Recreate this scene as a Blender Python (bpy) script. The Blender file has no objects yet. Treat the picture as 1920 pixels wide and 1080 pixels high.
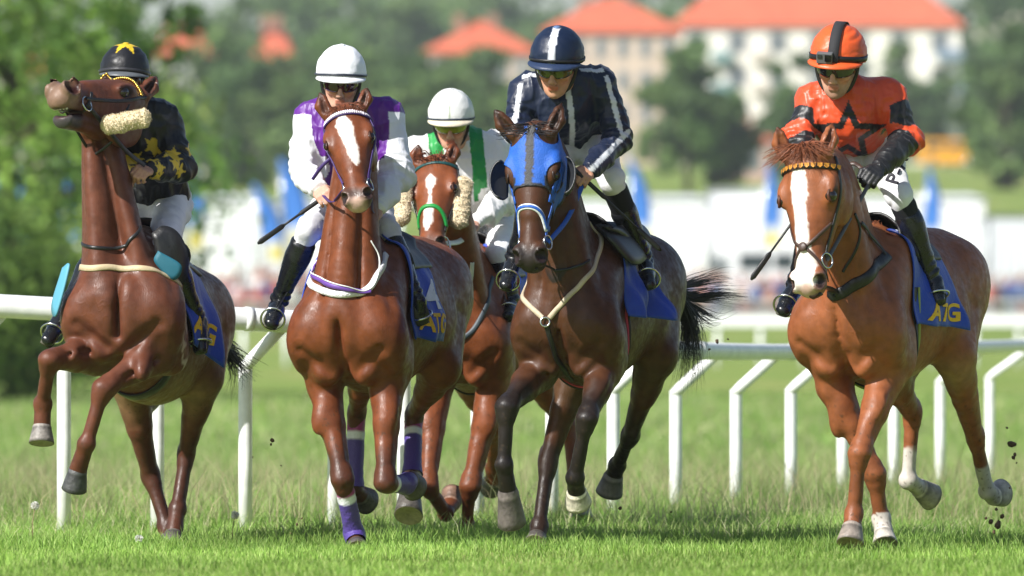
import bpy, math, random
import numpy as np
from mathutils import Vector, Matrix
from mathutils.bvhtree import BVHTree

# ------------------------------------------------------------------ camera
scn = bpy.context.scene
FPX = 15400.0            # focal length in photograph pixels
CAMD, CAMZ, HOR = 40.0, 0.857, 700.0
cam_d = bpy.data.cameras.new('camera')
cam = bpy.data.objects.new('camera', cam_d)
scn.collection.objects.link(cam)
cam_d.sensor_width = 36.0
cam_d.lens = FPX / 1920.0 * 36.0
cam_d.clip_start = 0.5
cam_d.clip_end = 6000.0
cam.location = (0, -CAMD, CAMZ)
cam.rotation_euler = (math.radians(90) + math.atan((HOR - 540) / FPX), 0, 0)
cam_d.dof.use_dof = True
cam_d.dof.focus_distance = CAMD - 0.1
cam_d.dof.aperture_fstop = 3.3
scn.camera = cam

# ------------------------------------------------------------------ light
SUN_TO = Vector((-0.56, -0.52, 0.645)).normalized()
world = bpy.data.worlds.new('World')
scn.world = world
world.use_nodes = True
wn, wl = world.node_tree.nodes, world.node_tree.links
bg = wn['Background']
sky = wn.new('ShaderNodeTexSky')
sky.sky_type = 'NISHITA'
sky.sun_disc = False
sky.sun_elevation = math.asin(SUN_TO.z)
sky.sun_rotation = math.atan2(SUN_TO.x, SUN_TO.y)
sky.air_density = 1.0
sky.dust_density = 1.0
wl.new(sky.outputs[0], bg.inputs[0])
bg.inputs[1].default_value = 0.074
sun_d = bpy.data.lights.new('sun', 'SUN')
sun_d.energy = 5.0
sun_d.angle = math.radians(0.5)
sun_d.color = (1.0, 0.97, 0.925)
sun = bpy.data.objects.new('sun', sun_d)
scn.collection.objects.link(sun)
sun.rotation_euler = SUN_TO.to_track_quat('Z', 'Y').to_euler()
scn.view_settings.view_transform = 'Standard'
scn.view_settings.look = 'None'
scn.view_settings.exposure = 0.66
scn.view_settings.gamma = 1.0
scn.cycles.max_bounces = 6
scn.cycles.transparent_max_bounces = 8
scn.cycles.use_denoising = True

rng = np.random.default_rng(7)
random.seed(7)
A = lambda *v: np.array(v, dtype=np.float64)


def P(px, py, y):
    """point seen at photograph pixel (px, py) standing y metres behind the plane of the field"""
    d = CAMD + y
    return A((px - 960) / FPX * d, y, CAMZ + (HOR - py) / FPX * d)


def nrm(v):
    v = np.asarray(v, float)
    return v / (np.linalg.norm(v) + 1e-12)


def smooth01(x):
    x = np.clip(x, 0, 1)
    return x * x * (3 - 2 * x)


# ------------------------------------------------------------------ numpy noise
_perm = np.random.default_rng(3).random((64, 64, 64)).astype(np.float32)


def vnoise(p, scale=1.0):
    q = p * scale
    i = np.floor(q).astype(int)
    f = q - i
    f = f * f * (3 - 2 * f)
    out = 0
    for dx in (0, 1):
        for dy in (0, 1):
            for dz in (0, 1):
                w = (f[:, 0] if dx else 1 - f[:, 0]) * (f[:, 1] if dy else 1 - f[:, 1]) * (f[:, 2] if dz else 1 - f[:, 2])
                out = out + w * _perm[(i[:, 0] + dx) % 64, (i[:, 1] + dy) % 64, (i[:, 2] + dz) % 64]
    return out * 2 - 1


# ------------------------------------------------------------------ objects
def link(o, parent=None):
    scn.collection.objects.link(o)
    if parent is not None:
        o.parent = parent
    return o


def mesh_from(name, V, Q, mat, parent=None, col=None, smooth=True, T=None):
    """one mesh object from vertices, quads and (optional) triangles; world coordinates"""
    V = np.asarray(V, np.float32).reshape(-1, 3)
    me = bpy.data.meshes.new(name)
    Q = np.zeros((0, 4), np.int32) if Q is None else np.asarray(Q, np.int32).reshape(-1, 4)
    T = np.zeros((0, 3), np.int32) if T is None else np.asarray(T, np.int32).reshape(-1, 3)
    nq, nt = len(Q), len(T)
    me.vertices.add(len(V))
    me.vertices.foreach_set('co', V.ravel())
    me.loops.add(nq * 4 + nt * 3)
    me.loops.foreach_set('vertex_index', np.concatenate([Q.ravel(), T.ravel()]).astype(np.int32))
    me.polygons.add(nq + nt)
    ls = np.concatenate([np.arange(nq) * 4, nq * 4 + np.arange(nt) * 3]).astype(np.int32)
    me.polygons.foreach_set('loop_start', ls)
    me.polygons.foreach_set('use_smooth', np.full(nq + nt, smooth))
    me.update(calc_edges=True)
    me.validate()
    if col is not None:
        c = np.ones((len(V), 4), np.float32)
        c[:, :3] = col
        at = me.attributes.new('Col', 'FLOAT_COLOR', 'POINT')
        at.data.foreach_set('color', c.ravel())
    if mat is not None:
        for m in (mat if isinstance(mat, (list, tuple)) else [mat]):
            me.materials.append(m)
    o = bpy.data.objects.new(name, me)
    return link(o, parent)


def empty(name, loc):
    o = bpy.data.objects.new(name, None)
    o.empty_display_size = 0.1
    o.location = loc
    return link(o)


def keep(o, parent):
    """parent o without moving it (meshes are written in world coordinates)"""
    o.parent = parent
    o.matrix_parent_inverse = Matrix.Translation(-Vector(parent.location))
    return o


def tag(o, label=None, cat=None, group=None, kind=None):
    if label: o['label'] = label
    if cat: o['category'] = cat
    if group: o['group'] = group
    if kind: o['kind'] = kind
    return o


class MB:
    """collects simple pieces into one mesh"""
    def __init__(s):
        s.V, s.Q, s.T, s.C, s.n = [], [], [], [], 0

    def add(s, V, Q=None, T=None, col=(1, 1, 1)):
        V = np.asarray(V, float).reshape(-1, 3)
        s.V.append(V)
        if Q is not None and len(Q): s.Q.append(np.asarray(Q, int).reshape(-1, 4) + s.n)
        if T is not None and len(T): s.T.append(np.asarray(T, int).reshape(-1, 3) + s.n)
        c = np.asarray(col, float)
        s.C.append(np.broadcast_to(c, (len(V), 3)) if c.ndim == 1 else c)
        s.n += len(V)
        return s

    def box(s, c, size, rz=0.0, col=(1, 1, 1)):
        c = np.asarray(c, float)
        h = np.asarray(size, float) / 2
        sg = np.array([[x, y, z] for z in (-1, 1) for y in (-1, 1) for x in (-1, 1)], float)
        V = sg * h
        ca, sa = math.cos(rz), math.sin(rz)
        V = np.stack([V[:, 0] * ca - V[:, 1] * sa, V[:, 0] * sa + V[:, 1] * ca, V[:, 2]], 1) + c
        Q = [(0, 2, 3, 1), (4, 5, 7, 6), (0, 1, 5, 4), (2, 6, 7, 3), (0, 4, 6, 2), (1, 3, 7, 5)]
        return s.add(V, Q, col=col)

    def tube(s, pts, r, n=10, col=(1, 1, 1), cap=True, flat=1.0, ref=None):
        V, Q, T = tube_geo(pts, r, n, cap, flat, ref)
        return s.add(V, Q, T, col)

    def sphere(s, c, r, n=12, m=8, col=(1, 1, 1), axes=None):
        V, Q = sphere_geo(c, r, n, m, axes)
        return s.add(V, Q, None, col)

    def build(s, name, mat, parent=None, smooth=True, usecol=False):
        V = np.concatenate(s.V)
        Q = np.concatenate(s.Q) if s.Q else None
        T = np.concatenate(s.T) if s.T else None
        o = mesh_from(name, V, Q, mat, None, np.concatenate(s.C) if usecol else None, smooth, T)
        if parent is not None:
            keep(o, parent)
        return o


def tube_geo(pts, r, n=10, cap=True, flat=1.0, ref=None):
    p = np.asarray(pts, float)
    m = len(p)
    r = np.broadcast_to(np.asarray(r, float), (m,))
    t = np.gradient(p, axis=0)
    t /= np.linalg.norm(t, axis=1)[:, None] + 1e-12
    u = np.asarray(ref if ref is not None else (A(0, 0, 1) if abs(t[0][2]) < 0.9 else A(1, 0, 0)), float)
    V = []
    a = np.arange(n) / n * 2 * math.pi
    for i in range(m):
        u = u - t[i] * np.dot(u, t[i])
        u = nrm(u)
        w = np.cross(t[i], u)
        V.append(p[i] + r[i] * (np.cos(a)[:, None] * u + flat * np.sin(a)[:, None] * w))
    V = np.concatenate(V)
    Q = [(i * n + j, i * n + (j + 1) % n, (i + 1) * n + (j + 1) % n, (i + 1) * n + j) for i in range(m - 1) for j in range(n)]
    T = []
    if cap:
        V = np.concatenate([V, p[:1], p[-1:]])
        T = [(m * n, (j + 1) % n, j) for j in range(n)] + [(m * n + 1, (m - 1) * n + j, (m - 1) * n + (j + 1) % n) for j in range(n)]
    return V, Q, T


def sphere_geo(c, r, n=12, m=8, axes=None):
    th = np.linspace(0, math.pi, m + 1)
    ph = np.arange(n) / n * 2 * math.pi
    r = np.broadcast_to(np.asarray(r, float), (3,))
    L = np.stack([np.outer(np.sin(th), np.cos(ph)), np.outer(np.sin(th), np.sin(ph)), np.outer(np.cos(th), np.ones(n))], -1).reshape(-1, 3) * r
    if axes is not None:
        L = L @ np.asarray(axes)
    Q = [(i * n + j, (i + 1) * n + j, (i + 1) * n + (j + 1) % n, i * n + (j + 1) % n) for i in range(m) for j in range(n)]
    return L + np.asarray(c), Q


def catmull(pts, n):
    p = np.asarray(pts, float)
    p = np.concatenate([2 * p[:1] - p[1:2], p, 2 * p[-1:] - p[-2:-1]])
    seg = len(p) - 3
    u = np.linspace(0, seg - 1e-9, n)
    i = u.astype(int)
    f = (u - i)[:, None]
    a, b, c, d = p[i], p[i + 1], p[i + 2], p[i + 3]
    return 0.5 * (2 * b + (c - a) * f + (2 * a - 5 * b + 4 * c - d) * f ** 2 + (3 * b - a - 3 * c + d) * f ** 3)


# ------------------------------------------------------------------ materials
MATS = {}


def mat(name, col=(0.5, 0.5, 0.5), rough=0.6, spec=0.5, metal=0.0, attr=False, var=0.0, vscale=8.0,
        bump=0.0, bscale=30.0, sheen=0.0, coat=0.0, trans=0.0, bstretch=(1, 1, 1), rvar=0.0, sss=0.0, veins=0.0):
    if name in MATS:
        return MATS[name]
    m = bpy.data.materials.new(name)
    m.use_nodes = True
    N, L = m.node_tree.nodes, m.node_tree.links
    b = N['Principled BSDF']
    b.inputs['Roughness'].default_value = rough
    b.inputs['Specular IOR Level'].default_value = spec
    b.inputs['Metallic'].default_value = metal
    b.inputs['Coat Weight'].default_value = coat
    b.inputs['Coat Roughness'].default_value = 0.12
    b.inputs['Sheen Weight'].default_value = sheen
    b.inputs['Sheen Roughness'].default_value = 0.4
    b.inputs['Subsurface Weight'].default_value = sss
    b.inputs['Subsurface Radius'].default_value = (0.02, 0.008, 0.004)
    tc = N.new('ShaderNodeTexCoord')
    if attr:
        at = N.new('ShaderNodeAttribute')
        at.attribute_name = 'Col'
        src = at.outputs['Color']
    else:
        rgb = N.new('ShaderNodeRGB')
        rgb.outputs[0].default_value = (*col, 1)
        src = rgb.outputs[0]
    if var > 0:
        nz = N.new('ShaderNodeTexNoise')
        nz.inputs['Scale'].default_value = vscale
        nz.inputs['Detail'].default_value = 5
        L.new(tc.outputs['Object'], nz.inputs['Vector'])
        mr = N.new('ShaderNodeMapRange')
        mr.inputs['From Min'].default_value = 0.3
        mr.inputs['From Max'].default_value = 0.7
        mr.inputs['To Min'].default_value = 1 - var
        mr.inputs['To Max'].default_value = 1 + var
        L.new(nz.outputs['Fac'], mr.inputs['Value'])
        mx = N.new('ShaderNodeVectorMath')
        mx.operation = 'SCALE'
        L.new(src, mx.inputs[0])
        L.new(mr.outputs[0], mx.inputs['Scale'])
        src = mx.outputs[0]
    L.new(src, b.inputs['Base Color'])
    if rvar > 0:
        nz = N.new('ShaderNodeTexNoise')
        nz.inputs['Scale'].default_value = vscale * 1.7
        nz.inputs['Detail'].default_value = 4
        L.new(tc.outputs['Object'], nz.inputs['Vector'])
        mr = N.new('ShaderNodeMapRange')
        mr.inputs['From Min'].default_value = 0.3
        mr.inputs['From Max'].default_value = 0.7
        mr.inputs['To Min'].default_value = rough - rvar
        mr.inputs['To Max'].default_value = rough + rvar
        L.new(nz.outputs['Fac'], mr.inputs['Value'])
        L.new(mr.outputs[0], b.inputs['Roughness'])
    if bump > 0:
        mp = N.new('ShaderNodeMapping')
        mp.inputs['Scale'].default_value = bstretch
        L.new(tc.outputs['Object'], mp.inputs['Vector'])
        nz = N.new('ShaderNodeTexNoise')
        nz.inputs['Scale'].default_value = bscale
        nz.inputs['Detail'].default_value = 6
        L.new(mp.outputs[0], nz.inputs['Vector'])
        bp = N.new('ShaderNodeBump')
        bp.inputs['Strength'].default_value = bump
        bp.inputs['Distance'].default_value = 0.01
        L.new(nz.outputs['Fac'], bp.inputs['Height'])
        nrm_out = bp.outputs[0]
        if veins > 0:
            # raised veins and tendons: thin ridges where a warped noise crosses its middle
            n3 = N.new('ShaderNodeTexNoise'); n3.inputs['Scale'].default_value = 7.5; n3.inputs['Detail'].default_value = 1.5; n3.inputs['Distortion'].default_value = .6
            L.new(tc.outputs['Object'], n3.inputs['Vector'])
            m1 = N.new('ShaderNodeMath'); m1.operation = 'SUBTRACT'; m1.inputs[1].default_value = .5
            m2 = N.new('ShaderNodeMath'); m2.operation = 'ABSOLUTE'
            m3 = N.new('ShaderNodeMapRange'); m3.inputs['From Min'].default_value = 0; m3.inputs['From Max'].default_value = .028
            m3.inputs['To Min'].default_value = 1; m3.inputs['To Max'].default_value = 0; m3.interpolation_type = 'SMOOTHSTEP'
            L.new(n3.outputs['Fac'], m1.inputs[0]); L.new(m1.outputs[0], m2.inputs[0]); L.new(m2.outputs[0], m3.inputs['Value'])
            n4 = N.new('ShaderNodeTexNoise'); n4.inputs['Scale'].default_value = 3.2
            L.new(tc.outputs['Object'], n4.inputs['Vector'])
            m4 = N.new('ShaderNodeMapRange'); m4.inputs['From Min'].default_value = .52; m4.inputs['From Max'].default_value = .66
            L.new(n4.outputs['Fac'], m4.inputs['Value'])
            m5 = N.new('ShaderNodeMath'); m5.operation = 'MULTIPLY'
            L.new(m3.outputs[0], m5.inputs[0]); L.new(m4.outputs[0], m5.inputs[1])
            n6 = N.new('ShaderNodeTexNoise'); n6.inputs['Scale'].default_value = 11; n6.inputs['Detail'].default_value = 3
            L.new(tc.outputs['Object'], n6.inputs['Vector'])
            m6 = N.new('ShaderNodeMath'); m6.operation = 'MULTIPLY_ADD'; m6.inputs[1].default_value = 1.5
            L.new(n6.outputs['Fac'], m6.inputs[0]); L.new(m5.outputs[0], m6.inputs[2])
            b2 = N.new('ShaderNodeBump'); b2.inputs['Strength'].default_value = veins; b2.inputs['Distance'].default_value = .006
            L.new(m6.outputs[0], b2.inputs['Height']); L.new(bp.outputs[0], b2.inputs['Normal'])
            nrm_out = b2.outputs[0]
        L.new(nrm_out, b.inputs['Normal'])
    if trans > 0:
        tr = N.new('ShaderNodeBsdfTranslucent')
        L.new(src, tr.inputs['Color'])
        ms = N.new('ShaderNodeMixShader')
        ms.inputs[0].default_value = trans
        L.new(b.outputs[0], ms.inputs[1])
        L.new(tr.outputs[0], ms.inputs[2])
        L.new(ms.outputs[0], N['Material Output'].inputs['Surface'])
    MATS[name] = m
    return m


M_coat = mat('horse_coat', attr=True, rough=0.44, spec=0.29, var=0.20, vscale=20, bump=0.16, bscale=190, bstretch=(1, 1, .35), rvar=0.15, veins=.16)
M_hair = mat('horse_hair', attr=True, rough=0.42, spec=0.45)
M_hoof = mat('hoof_horn', attr=True, rough=0.5, var=0.3, vscale=40, bump=0.4, bscale=60)
M_eye = mat('eye', (0.008, 0.005, 0.004), rough=0.06, coat=0.6)
M_skin = mat('skin', attr=True, rough=0.48, spec=0.4, var=0.08, vscale=60, sss=0.05)
M_silk = mat('silk', attr=True, rough=0.43, spec=0.42, sheen=0.1, var=0.05, vscale=9, bump=0.6, bscale=20, bstretch=(1, 1, .5))
M_cotton = mat('breeches_cloth', attr=True, rough=0.7, bump=0.5, bscale=22, var=0.05, vscale=20)
M_boot = mat('boot_leather', (0.009, 0.010, 0.012), rough=0.26, spec=0.5, bump=0.25, bscale=30, rvar=0.08)
M_black = mat('black_leather', (0.012, 0.012, 0.013), rough=0.42, bump=0.2, bscale=60)
M_brown = mat('brown_leather', (0.055, 0.030, 0.022), rough=0.45, bump=0.2, bscale=60)
M_steel = mat('steel', (0.62, 0.61, 0.58), rough=0.22, metal=1.0)
M_attr = mat('painted_cloth', attr=True, rough=0.62, bump=0.3, bscale=50, var=0.06, vscale=30)
M_fleece = mat('fleece', (0.66, 0.55, 0.36), rough=0.95, bump=1.0, bscale=70, var=0.12, vscale=40)
M_cloth = mat('saddle_cloth', attr=True, rough=0.55, sheen=0.2, bump=0.35, bscale=60, var=0.1, vscale=12)
M_helm = mat('helmet_cover', attr=True, rough=0.42, spec=0.4, bump=0.55, bscale=18)
M_lens = mat('goggle_lens', attr=True, rough=0.08, spec=0.6, coat=0.5)
M_plastic = mat('white_plastic_rail', (0.80, 0.81, 0.80), rough=0.38, var=0.12, vscale=11, rvar=.1)
M_blade = mat('grass_blade', attr=True, rough=0.55, spec=0.25, trans=0.45)
M_leaf = mat('leaf', attr=True, rough=0.6, spec=0.25, trans=0.42)
M_bark = mat('bark', (0.06, 0.045, 0.03), rough=0.9, var=0.3, vscale=6)
M_wall = mat('render_wall', attr=True, rough=0.85, var=0.06, vscale=0.5)
M_roof = mat('roof_tile', (0.55, 0.12, 0.055), rough=0.8, var=0.15, vscale=0.8)
M_glass = mat('window_glass', (0.03, 0.045, 0.05), rough=0.12)
M_tent = mat('white_tarpaulin', (0.82, 0.83, 0.84), rough=0.5, var=0.03, vscale=0.4)
M_misc = mat('painted', attr=True, rough=0.5)
M_soil = mat('soil', (0.10, 0.060, 0.036), rough=0.95, var=0.4, vscale=60)


# ------------------------------------------------------------------ signed distance modelling
class Ecap:
    """tapered capsule with elliptical section: w along lat, h across it"""
    def __init__(s, a, b, wa, ha, wb, hb, lat=(1, 0, 0), cap=None):
        s.a, s.b = np.asarray(a, float), np.asarray(b, float)
        d = s.b - s.a
        s.L = np.linalg.norm(d) + 1e-9
        s.d = d / s.L
        u = np.asarray(lat, float)
        u = u - s.d * np.dot(u, s.d)
        if np.linalg.norm(u) < 1e-4:
            u = np.cross(s.d, (0, 0, 1.0)); u = u if np.linalg.norm(u) > 1e-3 else A(1, 0, 0)
        s.u = nrm(u)
        s.v = np.cross(s.d, s.u)
        s.p = (wa, ha, wb, hb)
        s.cap = cap

    def bbox(s):
        r = max(s.p)
        return np.minimum(s.a, s.b) - r, np.maximum(s.a, s.b) + r

    def dist(s, X, Y, Z):
        wa, ha, wb, hb = s.p
        x, y, z = X - s.a[0], Y - s.a[1], Z - s.a[2]
        t = x * s.d[0] + y * s.d[1] + z * s.d[2]
        pu = x * s.u[0] + y * s.u[1] + z * s.u[2]
        pv = x * s.v[0] + y * s.v[1] + z * s.v[2]
        tc = np.clip(t, 0, s.L)
        f = tc / s.L
        w = wa + (wb - wa) * f
        h = ha + (hb - ha) * f
        e = np.minimum(w, h) if s.cap is None else s.cap
        t = (t - tc) / e
        qu, qv = pu / w, pv / h
        k0 = np.sqrt(qu * qu + qv * qv + t * t)
        qu, qv, t = qu / w, qv / h, t / e
        k1 = np.sqrt(qu * qu + qv * qv + t * t)
        return k0 * (k0 - 1) / (k1 + 1e-6)


class Ell:
    def __init__(s, c, r, ax=None):
        s.c, s.r = np.asarray(c, float), np.asarray(r, float)
        s.ax = np.eye(3) if ax is None else np.asarray(ax, float)

    def bbox(s):
        r = s.r.max()
        return s.c - r, s.c + r

    def dist(s, X, Y, Z):
        x, y, z = X - s.c[0], Y - s.c[1], Z - s.c[2]
        k0 = k1 = 0
        for i in range(3):
            q = (x * s.ax[i][0] + y * s.ax[i][1] + z * s.ax[i][2]) / s.r[i]
            k0 = k0 + q * q
            q = q / s.r[i]
            k1 = k1 + q * q
        k0 = np.sqrt(k0)
        return k0 * (k0 - 1) / (np.sqrt(k1) + 1e-6)


class Chain:
    """several pieces with a hard union, blended into the rest as one"""
    def __init__(s, prims):
        s.prims = prims

    def bbox(s):
        b = [p.bbox() for p in s.prims]
        return np.min([x[0] for x in b], 0), np.max([x[1] for x in b], 0)

    def dist(s, X, Y, Z):
        d = s.prims[0].dist(X, Y, Z)
        for p in s.prims[1:]:
            d = np.minimum(d, p.dist(X, Y, Z))
        return d


def loft(C, w, h, lat, cap=0.06, n=26):
    """dense chain of elliptical sections through the centres C with half widths w and half heights h"""
    C, w, h = np.asarray(C, float), np.asarray(w, float), np.asarray(h, float)
    m = len(C)
    a = catmull(np.concatenate([C, w[:, None], h[:, None]], 1), n)
    lat = np.asarray(lat, float)
    out = []
    for i in range(n - 1):
        l = lat if lat.ndim == 1 else nrm(lat[0] * (1 - i / (n - 2)) + lat[1] * (i / (n - 2)))
        cp = min(cap, a[i, 3], a[i, 4])
        out.append(Ecap(a[i, :3], a[i + 1, :3], a[i, 3], a[i, 4], a[i + 1, 3], a[i + 1, 4], l, cap=cp if i in (0, n - 2) else min(.085, a[i, 3], a[i, 4])))
    return Chain(out)


class Shape:
    def __init__(s):
        s.ops = []

    def add(s, prim, k=0.03):
        s.ops.append((1, prim, k)); return prim

    def cut(s, prim, k=0.01):
        s.ops.append((-1, prim, k)); return prim

    def mesh(s, h, half=None):
        lo = np.min([o[1].bbox()[0] for o in s.ops if o[0] > 0], 0) - 3 * h
        hi = np.max([o[1].bbox()[1] for o in s.ops if o[0] > 0], 0) + 3 * h
        n = np.ceil((hi - lo) / h).astype(int) + 1
        F = np.full(n, 0.3, np.float32)
        ax = [(lo[i] + np.arange(n[i]) * h).astype(np.float32) for i in range(3)]
        for sg, p, k in s.ops:
            b0, b1 = p.bbox()
            pad = k + 2.5 * h
            i0 = np.maximum(np.floor((b0 - pad - lo) / h).astype(int), 0)
            i1 = np.minimum(np.ceil((b1 + pad - lo) / h).astype(int) + 1, n)
            if np.any(i1 <= i0): continue
            sl = tuple(slice(i0[i], i1[i]) for i in range(3))
            d = p.dist(ax[0][sl[0]][:, None, None], ax[1][sl[1]][None, :, None], ax[2][sl[2]][None, None, :]).astype(np.float32)
            f = F[sl]
            if sg > 0:
                m = np.maximum(k - np.abs(f - d), 0) / k
                F[sl] = np.minimum(f, d) - m * m * k * 0.25
            else:
                d = -d
                m = np.maximum(k - np.abs(f - d), 0) / k
                F[sl] = np.maximum(f, d) + m * m * k * 0.25
        return surfnet(F, lo, h)


def surfnet(F, org, h):
    s = F < 0
    anyc = np.zeros(np.array(F.shape) - 1, bool)
    allc = np.ones_like(anyc)
    offs = [(i, j, k) for i in (0, 1) for j in (0, 1) for k in (0, 1)]
    nx, ny, nz = anyc.shape
    for i, j, k in offs:
        c = s[i:i + nx, j:j + ny, k:k + nz]
        anyc |= c
        allc &= c
    act = anyc & ~allc
    idx = np.argwhere(act)
    N = len(idx)
    cv = np.stack([F[idx[:, 0] + i, idx[:, 1] + j, idx[:, 2] + k] for i, j, k in offs], 1)
    acc = np.zeros((N, 3)); cnt = np.zeros(N)
    for a in range(8):
        for ax in range(3):
            o = offs[a]
            if o[ax]: continue
            o2 = list(o); o2[ax] = 1
            b = offs.index(tuple(o2))
            fa, fb = cv[:, a], cv[:, b]
            cr = (fa < 0) != (fb < 0)
            t = np.where(cr, fa / np.where(cr, fa - fb, 1), 0)
            p = np.tile(np.array(o, float), (N, 1))
            p[:, ax] = t
            acc += p * cr[:, None]
            cnt += cr
    V = org + (idx + acc / cnt[:, None]) * h
    im = np.full(act.shape, -1, np.int32)
    im[act] = np.arange(N)
    quads = []
    for ax in range(3):
        sl0 = [slice(None)] * 3; sl1 = [slice(None)] * 3
        sl0[ax] = slice(0, -1); sl1[ax] = slice(1, None)
        a0, a1 = s[tuple(sl0)], s[tuple(sl1)]
        cr = np.argwhere(a0 != a1)
        o1, o2 = [(1, 2), (2, 0), (0, 1)][ax]
        ok = (cr[:, o1] > 0) & (cr[:, o2] > 0) & (cr[:, o1] < act.shape[o1]) & (cr[:, o2] < act.shape[o2]) & (cr[:, ax] < act.shape[ax])
        cr = cr[ok]
        def cell(d1, d2):
            c = cr.copy()
            c[:, o1] += d1; c[:, o2] += d2
            return im[c[:, 0], c[:, 1], c[:, 2]]
        q = np.stack([cell(-1, -1), cell(0, -1), cell(0, 0), cell(-1, 0)], 1)
        ins = a0[cr[:, 0], cr[:, 1], cr[:, 2]]
        q[~ins] = q[~ins][:, ::-1]
        quads.append(q)
    Q = np.concatenate(quads)
    Q = Q[(Q >= 0).all(1)]
    return V, Q


def relax(V, Q, it=2, lam=0.5):
    e = np.concatenate([Q[:, [0, 1]], Q[:, [1, 2]], Q[:, [2, 3]], Q[:, [3, 0]]])
    for i in range(it * 2):
        acc = np.zeros_like(V); c = np.zeros(len(V))
        for k in range(3):
            acc[:, k] = np.bincount(e[:, 0], V[e[:, 1], k], len(V)) + np.bincount(e[:, 1], V[e[:, 0], k], len(V))
        c = np.bincount(e[:, 0], minlength=len(V)) + np.bincount(e[:, 1], minlength=len(V))
        V = V + (acc / c[:, None] - V) * (lam if i % 2 == 0 else -lam * 1.04)
    return V


def vnormals(V, Q):
    n = np.cross(V[Q[:, 2]] - V[Q[:, 0]], V[Q[:, 3]] - V[Q[:, 1]])
    out = np.zeros_like(V)
    for c in range(4):
        for k in range(3):
            out[:, k] += np.bincount(Q[:, c], n[:, k], len(V))
    return out / (np.linalg.norm(out, axis=1)[:, None] + 1e-12)


def bvh_of(V, Q):
    return BVHTree.FromPolygons([tuple(v) for v in V.tolist()], Q.tolist())


def paint(col, V, prim, c, soft=0.01, rag=0.0, nsc=40):
    d = prim.dist(V[:, 0], V[:, 1], V[:, 2])
    if rag: d = d + rag * vnoise(V, nsc)
    w = smooth01(0.5 - d / (2 * soft))[:, None]
    return col * (1 - w) + np.asarray(c) * w


def clip_shell(V, Q, N, f, off, name, m, parent, col=None, thick=None):
    """the part of a surface where f < 0, lifted off it by off"""
    tri = np.concatenate([Q[:, [0, 1, 2]], Q[:, [0, 2, 3]]])
    tri = tri[(f[tri] < 0).any(1)]
    Vo = V + N * (off[:, None] if np.ndim(off) else off)
    nv, nt, ncol, key = [], [], [], {}
    def vid(i):
        if i not in key:
            key[i] = len(nv); nv.append(Vo[i]); ncol.append(col[i] if col is not None else (1, 1, 1))
        return key[i]
    def eid(i, j):
        k = (min(i, j), max(i, j))
        if k not in key:
            t = f[k[0]] / (f[k[0]] - f[k[1]])
            key[k] = len(nv)
            # the rim turns down on to the surface, so the piece has an edge with thickness
            nv.append(Vo[k[0]] * (1 - t) + Vo[k[1]] * t)
            ncol.append(col[k[0]] * (1 - t) + col[k[1]] * t if col is not None else (1, 1, 1))
        return key[k]
    for a, b, c in tri.tolist():
        ins = [f[a] < 0, f[b] < 0, f[c] < 0]
        if all(ins):
            nt.append((vid(a), vid(b), vid(c)))
            continue
        poly = []
        vs = (a, b, c)
        for k in range(3):
            i, j = vs[k], vs[(k + 1) % 3]
            if f[i] < 0: poly.append(vid(i))
            if (f[i] < 0) != (f[j] < 0): poly.append(eid(i, j))
        for k in range(1, len(poly) - 1):
            nt.append((poly[0], poly[k], poly[k + 1]))
    o = mesh_from(name, np.array(nv), None, m, None, np.array(ncol) if col is not None else None, True, nt)
    if thick:
        md = o.modifiers.new('thickness', 'SOLIDIFY')
        md.thickness = thick
        md.offset = -1
    return keep(o, parent)


def ribbon_geo(pts, width, thick, bvh=None, off=0.003, n=None, nref=None, closed=False):
    """flat strap along points; laid on a surface when bvh is given"""
    p = np.asarray(pts, float)
    ln = np.linalg.norm(np.diff(p, axis=0), axis=1).sum()
    n = n or max(6, int(ln / 0.012))
    p = catmull(p, n)
    nm = np.zeros_like(p)
    if bvh is not None:
        for i in range(n):
            hit = bvh.find_nearest(Vector(p[i]))
            if hit[0] is not None:
                nn = np.array(hit[1]); nm[i] = nn
                p[i] = np.array(hit[0]) + nn * off
        for _ in range(3):
            nm[1:-1] = (nm[:-2] + nm[1:-1] * 2 + nm[2:]) / 4
            p[1:-1] = (p[:-2] + p[1:-1] * 2 + p[2:]) / 4
    else:
        nm[:] = np.asarray(nref if nref is not None else (0, -1, 0.2), float)
    t = np.gradient(p, axis=0)
    t /= np.linalg.norm(t, axis=1)[:, None] + 1e-12
    nm -= t * (nm * t).sum(1)[:, None]
    nm /= np.linalg.norm(nm, axis=1)[:, None] + 1e-12
    sd = np.cross(nm, t)
    w = np.broadcast_to(np.asarray(width, float), (n,))[:, None] / 2
    h = thick / 2
    sec = [(-1, -.5), (-.8, 1), (0, 1.25), (.8, 1), (1, -.5), (.8, -1), (-.8, -1)]
    K = len(sec)
    V = np.stack([p + sd * w * a + nm * h * b for a, b in sec], 1).reshape(-1, 3)
    Q = [(i * K + j, (i + 1) * K + j, (i + 1) * K + (j + 1) % K, i * K + (j + 1) % K) for i in range(n - 1) for j in range(K)]
    Q += [(0, 1, 2, 6), (2, 3, 4, 5), (K * (n - 1) + 6, K * (n - 1) + 2, K * (n - 1) + 1, K * (n - 1))]
    return V, Q


def strap(name, pts, width, thick, m, parent, bvh=None, off=0.003, col=None, nref=None):
    V, Q = ribbon_geo(pts, width, thick, bvh, off, nref=nref)
    o = mesh_from(name, V, Q, m, None, None if col is None else np.tile(np.asarray(col, float), (len(V), 1)))
    return keep(o, parent)


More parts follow.
